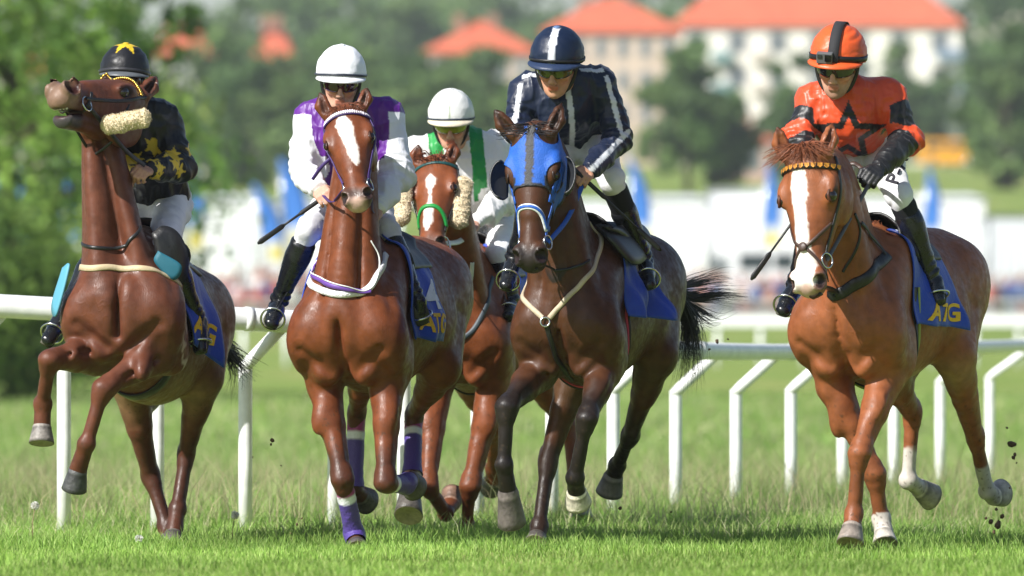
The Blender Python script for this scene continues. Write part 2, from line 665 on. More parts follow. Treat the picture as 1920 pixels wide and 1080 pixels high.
def hair(name, strands, w, col, parent, colvar=0.25, seed=0):
    """many fine tapering locks: each strand is a polyline"""
    r = np.random.default_rng(seed)
    mb = MB()
    for s in strands:
        s = np.asarray(s, float)
        m = len(s)
        wid = w * r.uniform(0.6, 1.4) * np.linspace(1, 0.12, m)
        c = np.asarray(col) * r.uniform(1 - colvar, 1 + colvar)
        V, Q, T = tube_geo(s, wid, 4, False, 0.45)
        mb.add(V, Q, None, c)
    return mb.build(name, M_hair, parent, True, True)


# ------------------------------------------------------------------ the setting
def terrain(d):
    return np.interp(d, [0, 80, 115, 150, 200, 250, 300, 325, 350, 420, 520, 600, 700, 840, 1000, 1500, 3000],
                     [0, 0, .12, .45, 1.0, 1.6, 2.3, 3.2, 4.7, 7.5, 11.6, 14.8, 18.5, 22, 24, 30, 34])


def make_ground():
    ds = np.concatenate([np.arange(1, 80, 1.5), np.arange(80, 360, 4), np.arange(360, 1000, 20), [1100, 1300, 1600, 2200, 3000]])
    us = np.linspace(-1, 1, 61)
    V = []
    for d in ds:
        w = max(60, d * .45)
        x = us * w
        y = np.full_like(x, d - CAMD)
        z = np.full_like(x, terrain(d))
        z = z + .02 * np.sin(x * .9 + d * .7) * (d > 60) * min(1, (d - 60) / 40)
        V.append(np.stack([x, y, z], 1))
    n = len(us)
    Q = [(i * n + j, i * n + j + 1, (i + 1) * n + j + 1, (i + 1) * n + j) for i in range(len(ds) - 1) for j in range(n - 1)]
    m = bpy.data.materials.new('turf')
    m.use_nodes = True
    N, L = m.node_tree.nodes, m.node_tree.links
    b = N['Principled BSDF']
    b.inputs['Roughness'].default_value = .9
    b.inputs['Specular IOR Level'].default_value = .15
    tc = N.new('ShaderNodeTexCoord')
    n1 = N.new('ShaderNodeTexNoise'); n1.inputs['Scale'].default_value = .18; n1.inputs['Detail'].default_value = 8; n1.inputs['Roughness'].default_value = .7
    mp = N.new('ShaderNodeMapping'); mp.inputs['Scale'].default_value = (1, .25, 1)
    L.new(tc.outputs['Object'], mp.inputs[0]); L.new(mp.outputs[0], n1.inputs['Vector'])
    cr = N.new('ShaderNodeValToRGB')
    e = cr.color_ramp.elements
    e[0].position = .32; e[0].color = (.155, .215, .045, 1)
    e[1].position = .68; e[1].color = (.29, .29, .10, 1)
    x = e.new(.5); x.color = (.185, .260, .055, 1)
    L.new(n1.outputs['Fac'], cr.inputs[0])
    n2 = N.new('ShaderNodeTexNoise'); n2.inputs['Scale'].default_value = 14; n2.inputs['Detail'].default_value = 6
    L.new(tc.outputs['Object'], n2.inputs['Vector'])
    mr = N.new('ShaderNodeMapRange'); mr.inputs['From Min'].default_value = .3; mr.inputs['From Max'].default_value = .7
    mr.inputs['To Min'].default_value = .6; mr.inputs['To Max'].default_value = 1.3
    L.new(n2.outputs['Fac'], mr.inputs['Value'])
    sc = N.new('ShaderNodeVectorMath'); sc.operation = 'SCALE'
    L.new(cr.outputs[0], sc.inputs[0]); L.new(mr.outputs[0], sc.inputs['Scale'])
    L.new(sc.outputs[0], b.inputs['Base Color'])
    bp = N.new('ShaderNodeBump'); bp.inputs['Strength'].default_value = .6; bp.inputs['Distance'].default_value = .03
    L.new(n2.outputs['Fac'], bp.inputs['Height']); L.new(bp.outputs[0], b.inputs['Normal'])
    return tag(mesh_from('ground', np.concatenate(V), Q, m), 'green turf of the racecourse rising to a grassy slope', 'ground', kind='structure')


make_ground()


def blades(name, n, xr, dr, hgt, wid, cols, label, seed, lean=.35, grow=0.0):
    """grass blades: two bent segments each"""
    r = np.random.default_rng(seed)
    d = r.uniform(dr[0], dr[1], n)
    half = d / FPX * 1010
    x = r.uniform(-1, 1, n) * half
    if xr is not None:
        x = r.uniform(xr[0], xr[1], n)
    clump = .5 + .5 * vnoise(np.stack([x, d, x * 0], 1), 1.3)
    h = r.uniform(hgt[0], hgt[1], n) * (.45 + 1.1 * clump) * (1 + grow * np.maximum(d - dr[0], 0))
    w = r.uniform(wid[0], wid[1], n)
    az = r.uniform(0, 2 * math.pi, n)
    ln = r.uniform(.05, lean, n) * h * 1.6
    dx, dy = np.cos(az) * ln, np.sin(az) * ln
    fx = r.normal(0, .5, n)
    wx, wy = np.cos(fx) * w, np.sin(fx) * w
    z0 = terrain(d) - .005
    y = d - CAMD
    V = np.zeros((n, 6, 3))
    for k, (t, ww) in enumerate(((0, 1), (.55, .8), (1, .12))):
        cx, cy, cz = x + dx * t ** 2, y + dy * t ** 2, z0 + h * t * (1 - .15 * t)
        V[:, 2 * k] = np.stack([cx - wx * ww / 2, cy - wy * ww / 2, cz], 1)
        V[:, 2 * k + 1] = np.stack([cx + wx * ww / 2, cy + wy * ww / 2, cz], 1)
    b = np.arange(n)[:, None] * 6
    Q = np.concatenate([b + np.array([0, 1, 3, 2]), b + np.array([2, 3, 5, 4])])
    cols = np.asarray(cols, float)
    ci = cols[np.minimum((r.random(n) * len(cols)).astype(int), len(cols) - 1)] * r.uniform(.75, 1.25, (n, 1)) * (.62 + .70 * (.5 + .5 * vnoise(np.stack([x, d * .5, x * 0 + 7], 1), 2.1)))[:, None]
    C = np.repeat(ci[:, None], 6, 1)
    o = mesh_from(name, V.reshape(-1, 3), Q, M_blade, None, C.reshape(-1, 3))
    return tag(o, label, 'grass', kind='stuff')


G1 = [(.25, .42, .075), (.31, .47, .10), (.20, .35, .06), (.38, .50, .15)]
G2 = [(.23, .39, .08), (.28, .45, .11), (.33, .43, .12), (.42, .49, .20), (.52, .51, .30), (.17, .31, .06)]
blades('turf_grass', 42000, None, (28.5, 40.5), (.025, .055), (.004, .007), G1, 'short bright green mown turf in the foreground', 1)
blades('turf_grass', 66000, None, (39.3, 52.0), (.030, .075), (.003, .0055), G1 + G2[:2], 'green tufts of track grass under the galloping hooves', 2, .4, .13)
blades('rough_grass', 84000, None, (41.6, 74.0), (.05, .15), (.003, .006), G2, 'longer rough grass around the foot of the white rail', 3, .5, .045)
blades('seed_grass', 9000, None, (43.5, 62.0), (.16, .40), (.002, .0045), [(.46, .42, .24), (.42, .45, .22), (.44, .36, .22)], 'thin straw coloured seed stems above the rough grass', 4, .5)
blades('field_grass', 30000, None, (74, 150), (.06, .18), (.012, .03), G2, 'pale green meadow grass beyond the rail', 5, .5)


# ------------------------------------------------------------------ rails
def D(py_or_d): return py_or_d - CAMD


posts_px = [(-62, 43.2), (120, 43.3), (295, 43.5), (460, 43.7), (627, 44.0), (757, 44.4), (895, 44.9), (1035, 45.7), (1150, 46.7), (1267, 47.8), (1380, 49.3), (1483, 50.6), (1580, 52.4), (1676, 54.5), (1763, 57.2), (1856, 60.8), (1945, 64.5)]
rail_px = {-62: 573, 120: 583, 295: 592, 460: 601, 627: 611, 757: 620, 895: 632, 1035: 644, 1150: 652, 1267: 657, 1380: 658, 1483: 657, 1580: 655, 1676: 652, 1763: 649, 1856: 645, 1945: 640}
fence = empty('running_rail', (0, 4, 0))
tag(fence, 'white plastic running rail on cranked posts curving behind the horses', 'rail')
rp = []
for px, d in posts_px:
    b = P(px, 700, d - CAMD); b[2] = 0
    tp = P(px + 74, rail_px[px] + 8, d - CAMD)
    tp[1] -= .10
    rp.append(P(px + 84, rail_px[px] + 2, d - CAMD - .12))
    hk = tp[2] - .21
    mb = MB()
    mb.tube([b - A(0, 0, .1), b + A(0, 0, hk * .5), A(b[0], b[1], hk - .02), A(b[0], b[1], hk)], .037, 14)
    mb.tube([A(b[0] - .012, b[1], hk - .025), A(b[0] + .03, b[1] - .02, hk + .02), tp], .034, 14)
    mb.build('post', M_plastic, fence)
rp = [rp[0] + (rp[0] - rp[1]) * 3] + rp + [rp[-1] + (rp[-1] - rp[-2]) * 3]
c = catmull(rp, 200)
for i_ in range(22, 190, 17):
    MB().tube([c[i_ - 1] * .55 + c[i_] * .45, c[i_] * .55 + c[i_ + 1] * .45], float(np.interp(i_ / 199, [0, .35, .6, 1], [.066, .064, .052, .050])), 16, flat=.8).build('joint', M_plastic, fence)
MB().tube(c, np.interp(np.linspace(0, 1, 200), [0, .35, .6, 1], [.062, .060, .048, .046]), 16, flat=.8).build('rail_tube', M_plastic, fence)

far = empty('far_rail', (0, D(200), terrain(200)))
tag(far, 'far white rail on short posts across the sunlit grass', 'rail')
zt = float(terrain(200))
MB().tube([(x, D(200), zt + 1.02) for x in np.linspace(-20, 20, 30)], .032, 10).build('rail_tube', M_plastic, far)
for x in np.arange(-16, 16, 1.05):
    MB().tube([(x, D(200.1), zt - .1), (x, D(200.1), zt + .98)], .055, 8).build('post', M_plastic, far)
bar = empty('crowd_barrier', (0, D(306), terrain(306)))
tag(bar, 'long white barrier boards in front of the distant spectators', 'barrier')
zb = float(terrain(306))
for x in np.arange(-30, 30, 3.0):
    MB().box((x, D(306), zb + .36), (2.94, .06, .42), col=(.8, .8, .8)).build('board', M_tent, bar, False)
MB().tube([(x, D(305.7), zb + 1.0) for x in np.linspace(-31, 31, 20)], .04, 8).build('rail_tube', M_plastic, bar)


# ------------------------------------------------------------------ trees
def foliage_mesh(h, w, n, leaf, seed, cols, nclump=34, low=.12, hole=.25, top=.5):
    r = np.random.default_rng(seed)
    P_, C_ = [], []
    cl = []
    while len(cl) < nclump:
        q = r.uniform(-1, 1, 3)
        zz = (q[2] + 1) / 2
        prof = math.sin(math.pi * min(1, max(0, zz * .88 + .10))) ** .6
        if q[0] ** 2 + q[1] ** 2 > prof ** 2: continue
        if q[0] ** 2 + q[1] ** 2 < .15 * prof ** 2 and r.random() < .6: continue
        cl.append((q[0] * w / 2, q[1] * w / 2, h * (low + (1 - low) * zz), r.uniform(.10, .2) * w * (.7 + .5 * prof)))
    per = n // nclump
    for (x, y, z, rad) in cl:
        d = r.normal(0, 1, (per, 3)); d /= np.linalg.norm(d, axis=1)[:, None]
        rr = rad * r.uniform(.25, 1.0, per) ** .5 * (1 + .45 * vnoise(d * 1.7 + x + z, 1.6))
        p = A(x, y, z) + d * rr[:, None] * A(1, 1, .8)
        P_.append(p)
        c = np.asarray(cols)[r.integers(0, len(cols))] * r.uniform(.75, 1.25)
        C_.append(np.tile(c, (per, 1)) * r.uniform(.7, 1.3, (per, 1)))
    p, c = np.concatenate(P_), np.concatenate(C_)
    m = len(p)
    a = r.normal(0, 1, (m, 3)); a /= np.linalg.norm(a, axis=1)[:, None]
    b = np.cross(a, r.normal(0, 1, (m, 3))); b /= np.linalg.norm(b, axis=1)[:, None]
    s = leaf * r.uniform(.6, 1.3, (m, 1))
    V = np.stack([p - a * s, p + b * s * .55, p + a * s, p - b * s * .55], 1).reshape(-1, 3)
    return V, np.arange(m * 4).reshape(-1, 4), np.repeat(c, 4, 0)


def tree(base, h, w, n, leaf, seed, cols, label, nclump=34, low=.12, group=None, trunk=.02):
    root = empty('tree', base)
    tag(root, label, 'tree', group)
    base = np.asarray(base, float)
    r = np.random.default_rng(seed)
    mb = MB()
    t = [base + A(0, 0, -.2)] + [base + A(r.normal(0, .01) * h, r.normal(0, .01) * h, h * f) for f in (.2, .4, .6, .8)]
    mb.tube(t, np.array([1.3, 1.0, .75, .5, .2]) * h * trunk, 9)
    for k in range(9):
        f = r.uniform(.25, .65)
        a = r.uniform(0, 6.28)
        p0 = base + A(0, 0, h * f)
        e = p0 + A(math.cos(a) * w * .36, math.sin(a) * w * .36, h * r.uniform(.08, .25))
        mb.tube([p0, (p0 + e) / 2 + A(0, 0, .03 * h), e], np.array([.5, .3, .1]) * h * trunk, 6)
    mb.build('trunk', M_bark, root)
    V, Q, C = foliage_mesh(h, w, n, leaf, seed, cols, nclump, low)
    keep(mesh_from('crown', V + base, Q, M_leaf, None, C, False), root)
    return root


LG = [(.27, .42, .08), (.20, .34, .06), (.37, .48, .13), (.12, .23, .05)]
DG = [(.12, .20, .065), (.14, .235, .07), (.10, .175, .06), (.165, .25, .08)]
def gp(px, d): b = P(px, 700, D(d)); b[2] = terrain(d); return b


tree(gp(30, 148), 9.0, 6.6, 13000, .11, 21, LG, 'leafy bright green tree filling the left edge of the picture', 64, .03)
tree(gp(255, 152), 7.9, 2.6, 3600, .13, 22, LG, 'thin airy sapling with loose bright leaves above the black jockey', 30, .42, trunk=.010)
tree(gp(-60, 140), 3.4, 4.6, 7000, .12, 23, [(.08, .15, .03), (.12, .21, .04), (.16, .26, .05)], 'dark green bush at the foot of the big left tree', 30, .0)
far_trees = [  # px, distance, height, width, label
    (395, 590, 10.5, 8.5, 'rounded green tree left of the white helmets'), (470, 575, 8.5, 7.5, 'low broad tree beside the blue feather flag'),
    (560, 600, 12.0, 9.5, 'broad dark tree behind the purple jockey, its left neighbour lower'), (655, 585, 10.8, 9, 'dark tree right behind the white helmet of the purple jockey'),
    (735, 600, 11.8, 9.5, 'tall dark tree between the two white helmets'), (815, 580, 9.6, 8, 'dark tree behind the jockey with green shoulder bands'),
    (905, 590, 10.0, 8, 'dark tree left of the navy helmet'), (975, 575, 8.6, 7.5, 'dark tree hidden partly by the navy jockey'),
    (1290, 560, 10.6, 6.4, 'slender dark tree in front of the pale facade beside the navy sleeve'), (1345, 565, 7.0, 4.6, 'small tree leaning on the slender one before the facade'),
    (1500, 620, 10.2, 5.2, 'narrow tree between facade windows left of the orange jockey'), (1690, 735, 12.2, 7.2, 'grey green tree before the facade right of the orange helmet'),
    (1750, 738, 9.6, 4.6, 'small tree squeezed beside the blue balcony tower'), (1885, 570, 11.6, 6.5, 'dark leafy tree at the right edge of the picture'),
    (1600, 600, 3.2, 6, 'low bush in front of the facade behind the orange jockey')]
for i, (px, d, h, w, lab) in enumerate(far_trees):
    tree(gp(px, d), h, w, 2600, .42, 40 + i, DG, lab, 30, .03, 'trees on the slope before the houses')
back = [(330, 1000, 19, 24, 'distant tree on the far left of the hill'), (430, 1100, 25, 26, 'distant tall tree above the left sapling'), (640, 1120, 34, 28, 'distant treetop over the purple jockey'), (780, 1150, 36, 28, 'distant treetop left of the long pink roof'), (1000, 1150, 36, 26, 'distant treetop right of the long pink roof'), (1230, 1150, 38, 26, 'distant treetop between the two red roofs'), (380, 960, 19, 17, 'distant tree on the hill behind the left sapling'), (450, 900, 19, 17, 'distant tree left of the small red roof'), (555, 980, 24, 22, 'distant tall tree right of the small red roof'),
        (660, 940, 23, 20, 'distant hill tree above the white helmet'), (745, 980, 23, 18, 'distant tree touching the long pink roof'), (845, 1050, 27, 24, 'distant tree rising over the long pink roof'),
        (940, 1080, 28, 22, 'distant tree between the two red roofs'), (1890, 900, 21, 20, 'distant tree over the right edge trees'), (1850, 960, 15, 14, 'distant hill tree beside the blue balcony tower'), (1290, 1050, 26, 20, 'treetop peeping over the long red roof')]
for i, (px, d, h, w, lab) in enumerate(back):
    tree(gp(px, d), h, w, 2600, .8, 70 + i, DG, lab, 30, .02, 'trees on the far hill')


# ------------------------------------------------------------------ houses
M_pane = mat('dim_pane', (.16, .18, .19), rough=.25)


def building(name, px0, px1, pyt, pyb, d, wallc, roof_h, label, rows=0, cols=0, roofc=None, depth=11, over=.5, wins=None, hip=True, cat='building'):
    a, b = P(px0, pyb, D(d)), P(px1, pyt, D(d))
    x0, x1, z0, z1 = a[0], b[0], min(a[2], terrain(d)) - .5, b[2]
    y = D(d)
    root = empty(name, ((x0 + x1) / 2, y, z0))
    tag(root, label, cat)
    MB().box(((x0 + x1) / 2, y + depth / 2, (z0 + z1) / 2), (x1 - x0, depth, z1 - z0), col=wallc).build('wall', M_wall, root, False, True)
    if roof_h > 0:
        e = over
        zr = z1 + .04
        q = (depth / 2 + e) if hip else .3
        V = [(x0 - e, y - e, zr), (x1 + e, y - e, zr), (x1 + e, y + depth + e, zr), (x0 - e, y + depth + e, zr),
             (x0 - e + q, y + depth / 2, zr + roof_h), (x1 + e - q, y + depth / 2, zr + roof_h)]
        V += [(p[0], p[1], p[2] - .25) for p in V[:4]]
        Q = [(0, 1, 5, 4), (2, 3, 4, 5), (6, 7, 1, 0), (7, 8, 2, 1), (8, 9, 3, 2), (9, 6, 0, 3), (9, 8, 7, 6)]
        rf = mesh_from('roof', V, Q, M_roof, None, None, False, [(1, 2, 5), (3, 0, 4)])
        keep(rf, root)
        for t in (.3, .62):
            cx = x0 + (x1 - x0) * t
            keep(MB().box((cx, y + depth / 2 - 1, zr + roof_h * .9), (.9, .9, 1.6), col=(.3, .16, .11)).build('chimney', M_wall, None, False, True), rf)
    for i in range(cols):
        for j in range(rows):
            cx = x0 + (x1 - x0) * (i + .5) / cols
            cz = z0 + .9 + (z1 - z0 - 1.0) * (j + .52) / rows
            w, hh = (x1 - x0) / cols * .42, (z1 - z0) / rows * .52
            wd = MB().box((cx, y - .03, cz), (w + .24, .10, hh + .24), col=(.5, .49, .46)).build('window', M_wall, root, False, True)
            keep(MB().box((cx, y - .09, cz), (w, .04, hh)).build('pane', M_pane, None, False), wd)
    return root, (x0, x1, y, z0, z1)


cream = (.84, .80, .72)
root, g = building('apartment_building', 1268, 1800, 46, 300, 840, cream, 5.2, 'long pale apartment block with red hipped roof behind the orange jockey', 4, 7)
x0, x1, y, z0, z1 = g
# balcony tower at its right end
for j in range(4):
    cz = z0 + 2.2 + j * 3.25
    MB().box((x1 - 1.1, y - .75, cz), (2.6, 1.4, 1.1), col=(.20, .27, .36)).build('balcony', M_wall, root, False, True)
for i, bx in enumerate((.16, .30, .62)):
    for j in range(4):
        MB().box((x0 + (x1 - x0) * bx, y - .6, z0 + 2.0 + j * 3.25), (1.9, 1.1, .95), col=(.16, .30, .30) if i != 1 else (.55, .50, .42)).build('balcony', M_wall, root, False, True)
building('apartment_building', 1022, 1272, 58, 300, 815, (.58, .46, .36), 3.4, 'pinkish apartment block with red roof behind the navy jockey', 4, 6)
building('apartment_building', 800, 1000, 96, 300, 790, (.50, .40, .34), 3.2, 'lower block with long pink tiled roof above the dark trees', 3, 5, hip=True)
building('house', 478, 545, 108, 300, 860, (.50, .44, .36), 4.0, 'small house whose steep red roof shows between hill trees', 3, 2, depth=5, cat='house')
building('house', 290, 392, 98, 290, 700, (.52, .50, .50), 2.4, 'grey walled house with red roof seen through the sapling', 3, 3, depth=8, cat='house')
building('house', -10, 80, 138, 300, 780, (.55, .45, .38), 2.4, 'house with orange roof seen through the big left tree', 3, 3, depth=8, cat='house')
building('apartment_building', 1835, 1990, -40, 200, 1150, (.66, .60, .48), 0, 'pale distant block in the top right corner', 5, 6)
building('house', 330, 392, 200, 320, 640, (.64, .60, .54), 0, 'low pale flat roofed building left of the sloping meadow', 1, 3, depth=5, cat='house')
building('kiosk', 1330, 1440, 262, 318, 605, (.55, .36, .30), 1.0, 'small reddish hut under the trees before the facade', 1, 2, depth=4, cat='hut')
building('kiosk', 930, 1010, 270, 318, 605, (.60, .57, .52), .8, 'small pale hut beneath the dark trees in the middle', 1, 2, depth=4, cat='hut')


# ------------------------------------------------------------------ tents, trailers, flags and vehicles
def tent(px0, px1, pyt, pyb, d, label, peak=.25, door=True, tone=(.82, .83, .84), name='event_tent', depth=6, cat='tent'):
    a, b = P(px0, pyb, D(d)), P(px1, pyt, D(d))
    x0, x1, z1 = a[0], b[0], b[2]
    z0 = min(a[2], float(terrain(d)))
    y = D(d)
    root = empty(name, ((x0 + x1) / 2, y, z0))
    tag(root, label, cat)
    n = 24
    mb = MB()
    V, Q = [], []
    for i in range(n + 1):                       # gently rippled cloth wall
        x = x0 + (x1 - x0) * i / n
        V += [(x, y + .03 * math.sin(i * 2.1), z0), (x, y, z1)]
    Q = [(2 * i, 2 * i + 2, 2 * i + 3, 2 * i + 1) for i in range(n)]
    mb.add(V, Q, None, tone)
    mb.box(((x0 + x1) / 2, y + depth / 2 + .06, (z0 + z1) / 2), (x1 - x0 - .02, depth, z1 - z0), col=tone)
    mb.build('wall', mat('tarpaulin', attr=True, rough=.5, var=.04, vscale=.5), root, False, True)
    V = [(x0 - .12, y - .15, z1 + .03), (x1 + .12, y - .15, z1 + .03), (x1 + .12, y + depth + .2, z1 + .03), (x0 - .12, y + depth + .2, z1 + .03),
         (x0 + .4, y + depth / 2, z1 + peak + .03), (x1 - .4, y + depth / 2, z1 + peak + .03)]
    keep(mesh_from('roof', V, [(0, 1, 5, 4), (2, 3, 4, 5), (3, 2, 1, 0)], M_tent, None, None, False, [(1, 2, 5), (3, 0, 4)]), root)
    if door:
        w = min(1.6, (x1 - x0) * .3)
        cx = x0 + (x1 - x0) * .68
        MB().box((cx, y - .05, z0 + 1.05), (w, .05, 2.1), col=(.62, .64, .67)).build('door_flap', mat('tarpaulin', attr=True), root, False, True)
    for x in (x0, x1):
        MB().tube([(x, y - .07, z0), (x, y - .07, z1)], .05, 8).build('pole', mat('alloy', (.45, .46, .48), rough=.4, metal=.6), root)
    return root


tent(376, 497, 374, 530, 345, 'white box tent between the yellow stars and the whip')
tent(300, 366, 390, 530, 348, 'greyish white tent half hidden by the black jockey', tone=(.5, .52, .55))
tent(512, 750, 380, 530, 346, 'wide white tent behind the purple jockey')
tent(925, 1150, 385, 535, 346, 'white tent behind the blue hooded head')
tent(1152, 1326, 376, 560, 342, 'white marquee directly right of the navy jockey\'s boot', door=False)
tent(1328, 1440, 357, 545, 350, 'tallest white tent with flat top left of the orange jockey', peak=.1)
tent(1442, 1700, 378, 560, 347, 'broad white tent behind the broad blaze', door=False)
tent(1702, 1846, 374, 560, 345, 'white tent behind the orange jockey\'s boot', door=False)
t = tent(1850, 1990, 404, 590, 330, 'grey edged white trailer at the right edge', peak=.05, door=True, tone=(.62, .64, .68), name='box_trailer', cat='trailer')


def van(px, py, d, L, Hh, col, label, name='van'):
    c = P(px, 600 if py is None else py, D(d)); z = float(terrain(d)) if py is None else c[2]
    c = A(c[0], D(d), z)
    root = empty(name, c)
    tag(root, label, 'van')
    prof = [(-.5, .12), (-.5, .92), (-.46, 1.0), (.22, 1.0), (.34, .93), (.44, .60), (.5, .54), (.5, .12)]
    w = 1.9
    V = []
    for yy in (0, w):
        V += [(c[0] + a * L, c[1] + yy, c[2] + b * Hh) for a, b in prof]
    k = len(prof)
    Q = [(i, (i + 1) % k, k + (i + 1) % k, k + i) for i in range(k)]
    T = [(0, i + 1, i) for i in range(1, k - 1)] + [(k, k + i, k + i + 1) for i in range(1, k - 1)]
    T = [(0, i, i + 1) for i in range(1, k - 1)] + [(k, k + i + 1, k + i) for i in range(1, k - 1)]
    b = keep(mesh_from('body', V, Q, mat('van_paint', attr=True, rough=.3, coat=.3), None, np.tile(A(*col), (2 * k, 1)), False, T), root)
    for a0, a1 in ((-.40, -.08), (-.02, .20), (.24, .38)):
        MB().box((c[0] + (a0 + a1) / 2 * L, c[1] - .02, c[2] + .74 * Hh), ((a1 - a0) * L, .05, .26 * Hh)).build('window', M_glass, root, False)
    for a in (-.30, .32):
        o = MB().tube([(c[0] + a * L, c[1] - .06, c[2] + .15 * Hh), (c[0] + a * L, c[1] + .2, c[2] + .15 * Hh)], .17 * Hh, 18).build('wheel', M_black, root)
        keep(MB().tube([(c[0] + a * L, c[1] - .09, c[2] + .15 * Hh), (c[0] + a * L, c[1] - .05, c[2] + .15 * Hh)], .09 * Hh, 14).build('hub', M_steel, None), o)
    return root


van(1455, 575, 322, 3.6, 2.4, (.78, .79, .80), 'white van with dark side windows beyond the white-blazed muzzle')
van(1778, None, 700, 5.1, 2.3, (.80, .36, .01), 'orange yellow van parked on the grassy slope')


def feather_flag(px, pyt, pyb, d, w, label, lean=0.0, low=(.75, .78, .80)):
    b, t = P(px, pyb, D(d)), P(px, pyt, D(d))
    b[2] = float(terrain(d))
    root = empty('feather_flag', b)
    tag(root, label, 'flag', 'blue feather flags')
    h = t[2] - b[2]
    n, m = 16, 6
    V, C = [], []
    for i in range(n):
        f = i / (n - 1)
        z = b[2] + h * (.18 + .82 * f)
        x = b[0] + lean * h * f ** 2
        ww = w * (1 - max(0, f - .55) ** 2 * 4.2)
        for j in range(m):
            g = j / (m - 1)
            V.append((x - w * .3 + ww * g, D(d) + .12 * math.sin(g * 4 + f * 3), z))
            C.append((.06, .24, .68) if f > .42 else ((.72, .62, .10) if (.22 < f < .34 and g > .35) else low))
    Q = [(i * m + j, i * m + j + 1, (i + 1) * m + j + 1, (i + 1) * m + j) for i in range(n - 1) for j in range(m - 1)]
    o = keep(mesh_from('sail', V, Q, mat('flag_cloth', attr=True, rough=.6, trans=.3), None, np.array(C)), root)
    md = o.modifiers.new('thickness', 'SOLIDIFY'); md.thickness = .02
    MB().tube([(b[0] - w * .3, D(d) + .02, b[2] - .1), (b[0] - w * .3 + lean * h * .3, D(d) + .02, b[2] + h * .6), (b[0] - w * .3 + lean * h, D(d) + .02, b[2] + h)], .03, 6).build('pole', M_steel, root)


feather_flag(548, 298, 540, 334, 1.05, 'tall blue flag with pale lower half left of the purple jockey', -.04)
feather_flag(507, 345, 540, 332, .85, 'shorter blue flag overlapping the tall one', -.10)
feather_flag(352, 290, 540, 333, .9, 'blue and white flag beside the black sleeve with yellow stars', .04, (.72, .76, .72))
feather_flag(1198, 298, 530, 336, .8, 'blue flag right of the navy jockey\'s knee', -.03)
feather_flag(1436, 308, 530, 338, .75, 'blue flag poking up left of the orange jockey', .06)
feather_flag(1736, 318, 530, 338, .75, 'blue flag poking up right of the orange jockey', .06)
feather_flag(40, 316, 540, 300, .75, 'blue flag glimpsed through the big left tree', 0)
feather_flag(128, 300, 540, 300, .75, 'blue flag glimpsed between the big tree and the neck of the raised head', 0)
feather_flag(2, 335, 540, 300, .75, 'blue flag cut by the left edge of the picture', 0)


def crowd():
    r = np.random.default_rng(11)
    mb = MB()
    pal = [(.55, .55, .56), (.6, .58, .55), (.35, .06, .05), (.05, .09, .25), (.03, .03, .04), (.4, .2, .15), (.12, .16, .3), (.6, .45, .4), (.5, .15, .12), (.08, .08, .1), (.65, .62, .6)]
    for i in range(430):
        d = r.uniform(309, 331)
        px = r.uniform(-40, 1960)
        b = gp(px, d)
        s = r.uniform(.88, 1.08)
        top = np.asarray(pal[r.integers(len(pal))]); leg = np.asarray(pal[r.integers(len(pal))]) * .5
        x, y, z = b
        mb.tube([(x - .09, y, z), (x - .07, y, z + .85 * s)], [.07, .09], 6, col=leg)
        mb.tube([(x + .09, y, z), (x + .07, y, z + .85 * s)], [.07, .09], 6, col=leg)
        mb.tube([(x, y, z + .8 * s), (x, y, z + 1.15 * s), (x, y, z + 1.42 * s), (x, y, z + 1.50 * s)], [.16, .19, .22, .08], 8, col=top)
        for sg in (-1, 1):
            mb.tube([(x + sg * .22, y, z + 1.40 * s), (x + sg * .27, y - .05, z + 1.1 * s), (x + sg * .2, y - .2, z + .95 * s)], [.06, .05, .04], 5, col=top)
        mb.sphere((x, y, z + 1.62 * s), A(.10, .11, .13) * s, 8, 6, (.42, .25, .18))
        mb.sphere((x, y + .03, z + 1.66 * s), A(.105, .11, .11) * s, 8, 5, pal[r.integers(len(pal))] if r.random() < .3 else (.06, .04, .03))
    o = mb.build('spectators', M_misc, None, True, True)
    tag(o, 'blurred crowd of spectators standing in front of the white tents', 'crowd', kind='stuff')


crowd()
# ------------------------------------------------------------------ horse
VH = 0.0095


class Horse:
    pass


def hoof_mesh(name, C, T, lat, m, parent, dark=(0.10, 0.085, 0.07), sole=(0.30, 0.25, 0.18), size=1.0):
    """horn wall from the coronet C to the ground rim at T, sole set in below"""
    ax = nrm(T - C)
    L = np.linalg.norm(T - C)
    u = nrm(np.asarray(lat) - ax * np.dot(lat, ax))
    v = np.cross(ax, u)
    n = 24
    a = np.arange(n) / n * 2 * math.pi
    V, Cc = [], []
    prof = [(-0.16, .040, .043), (0.0, .047, .051), (.14, .0475, .0525), (0.35, .052, .058), (0.8, .060, .068), (1.0, .063, .072), (1.03, .059, .068), (0.99, .052, .060), (0.93, .0, .0)]
    for k, (t, ru, rv) in enumerate(prof):
        ring = C + ax * L * t + size * (ru * np.cos(a)[:, None] * u + rv * np.sin(a)[:, None] * v)
        V.append(ring)
        base = np.array(dark) * (1.5 if k == 1 else (0.85 + 0.35 * math.sin(k * 2.1)))
        if k >= 6: base = np.array(sole) * (0.9 if k < 8 else 0.7)
        Cc.append(np.tile(base, (n, 1)))
    V = np.concatenate(V)
    Q = [(i * n + j, i * n + (j + 1) % n, (i + 1) * n + (j + 1) % n, (i + 1) * n + j) for i in range(len(prof) - 1) for j in range(n)]
    return keep(mesh_from(name, V, Q, m, None, np.concatenate(Cc)), parent)


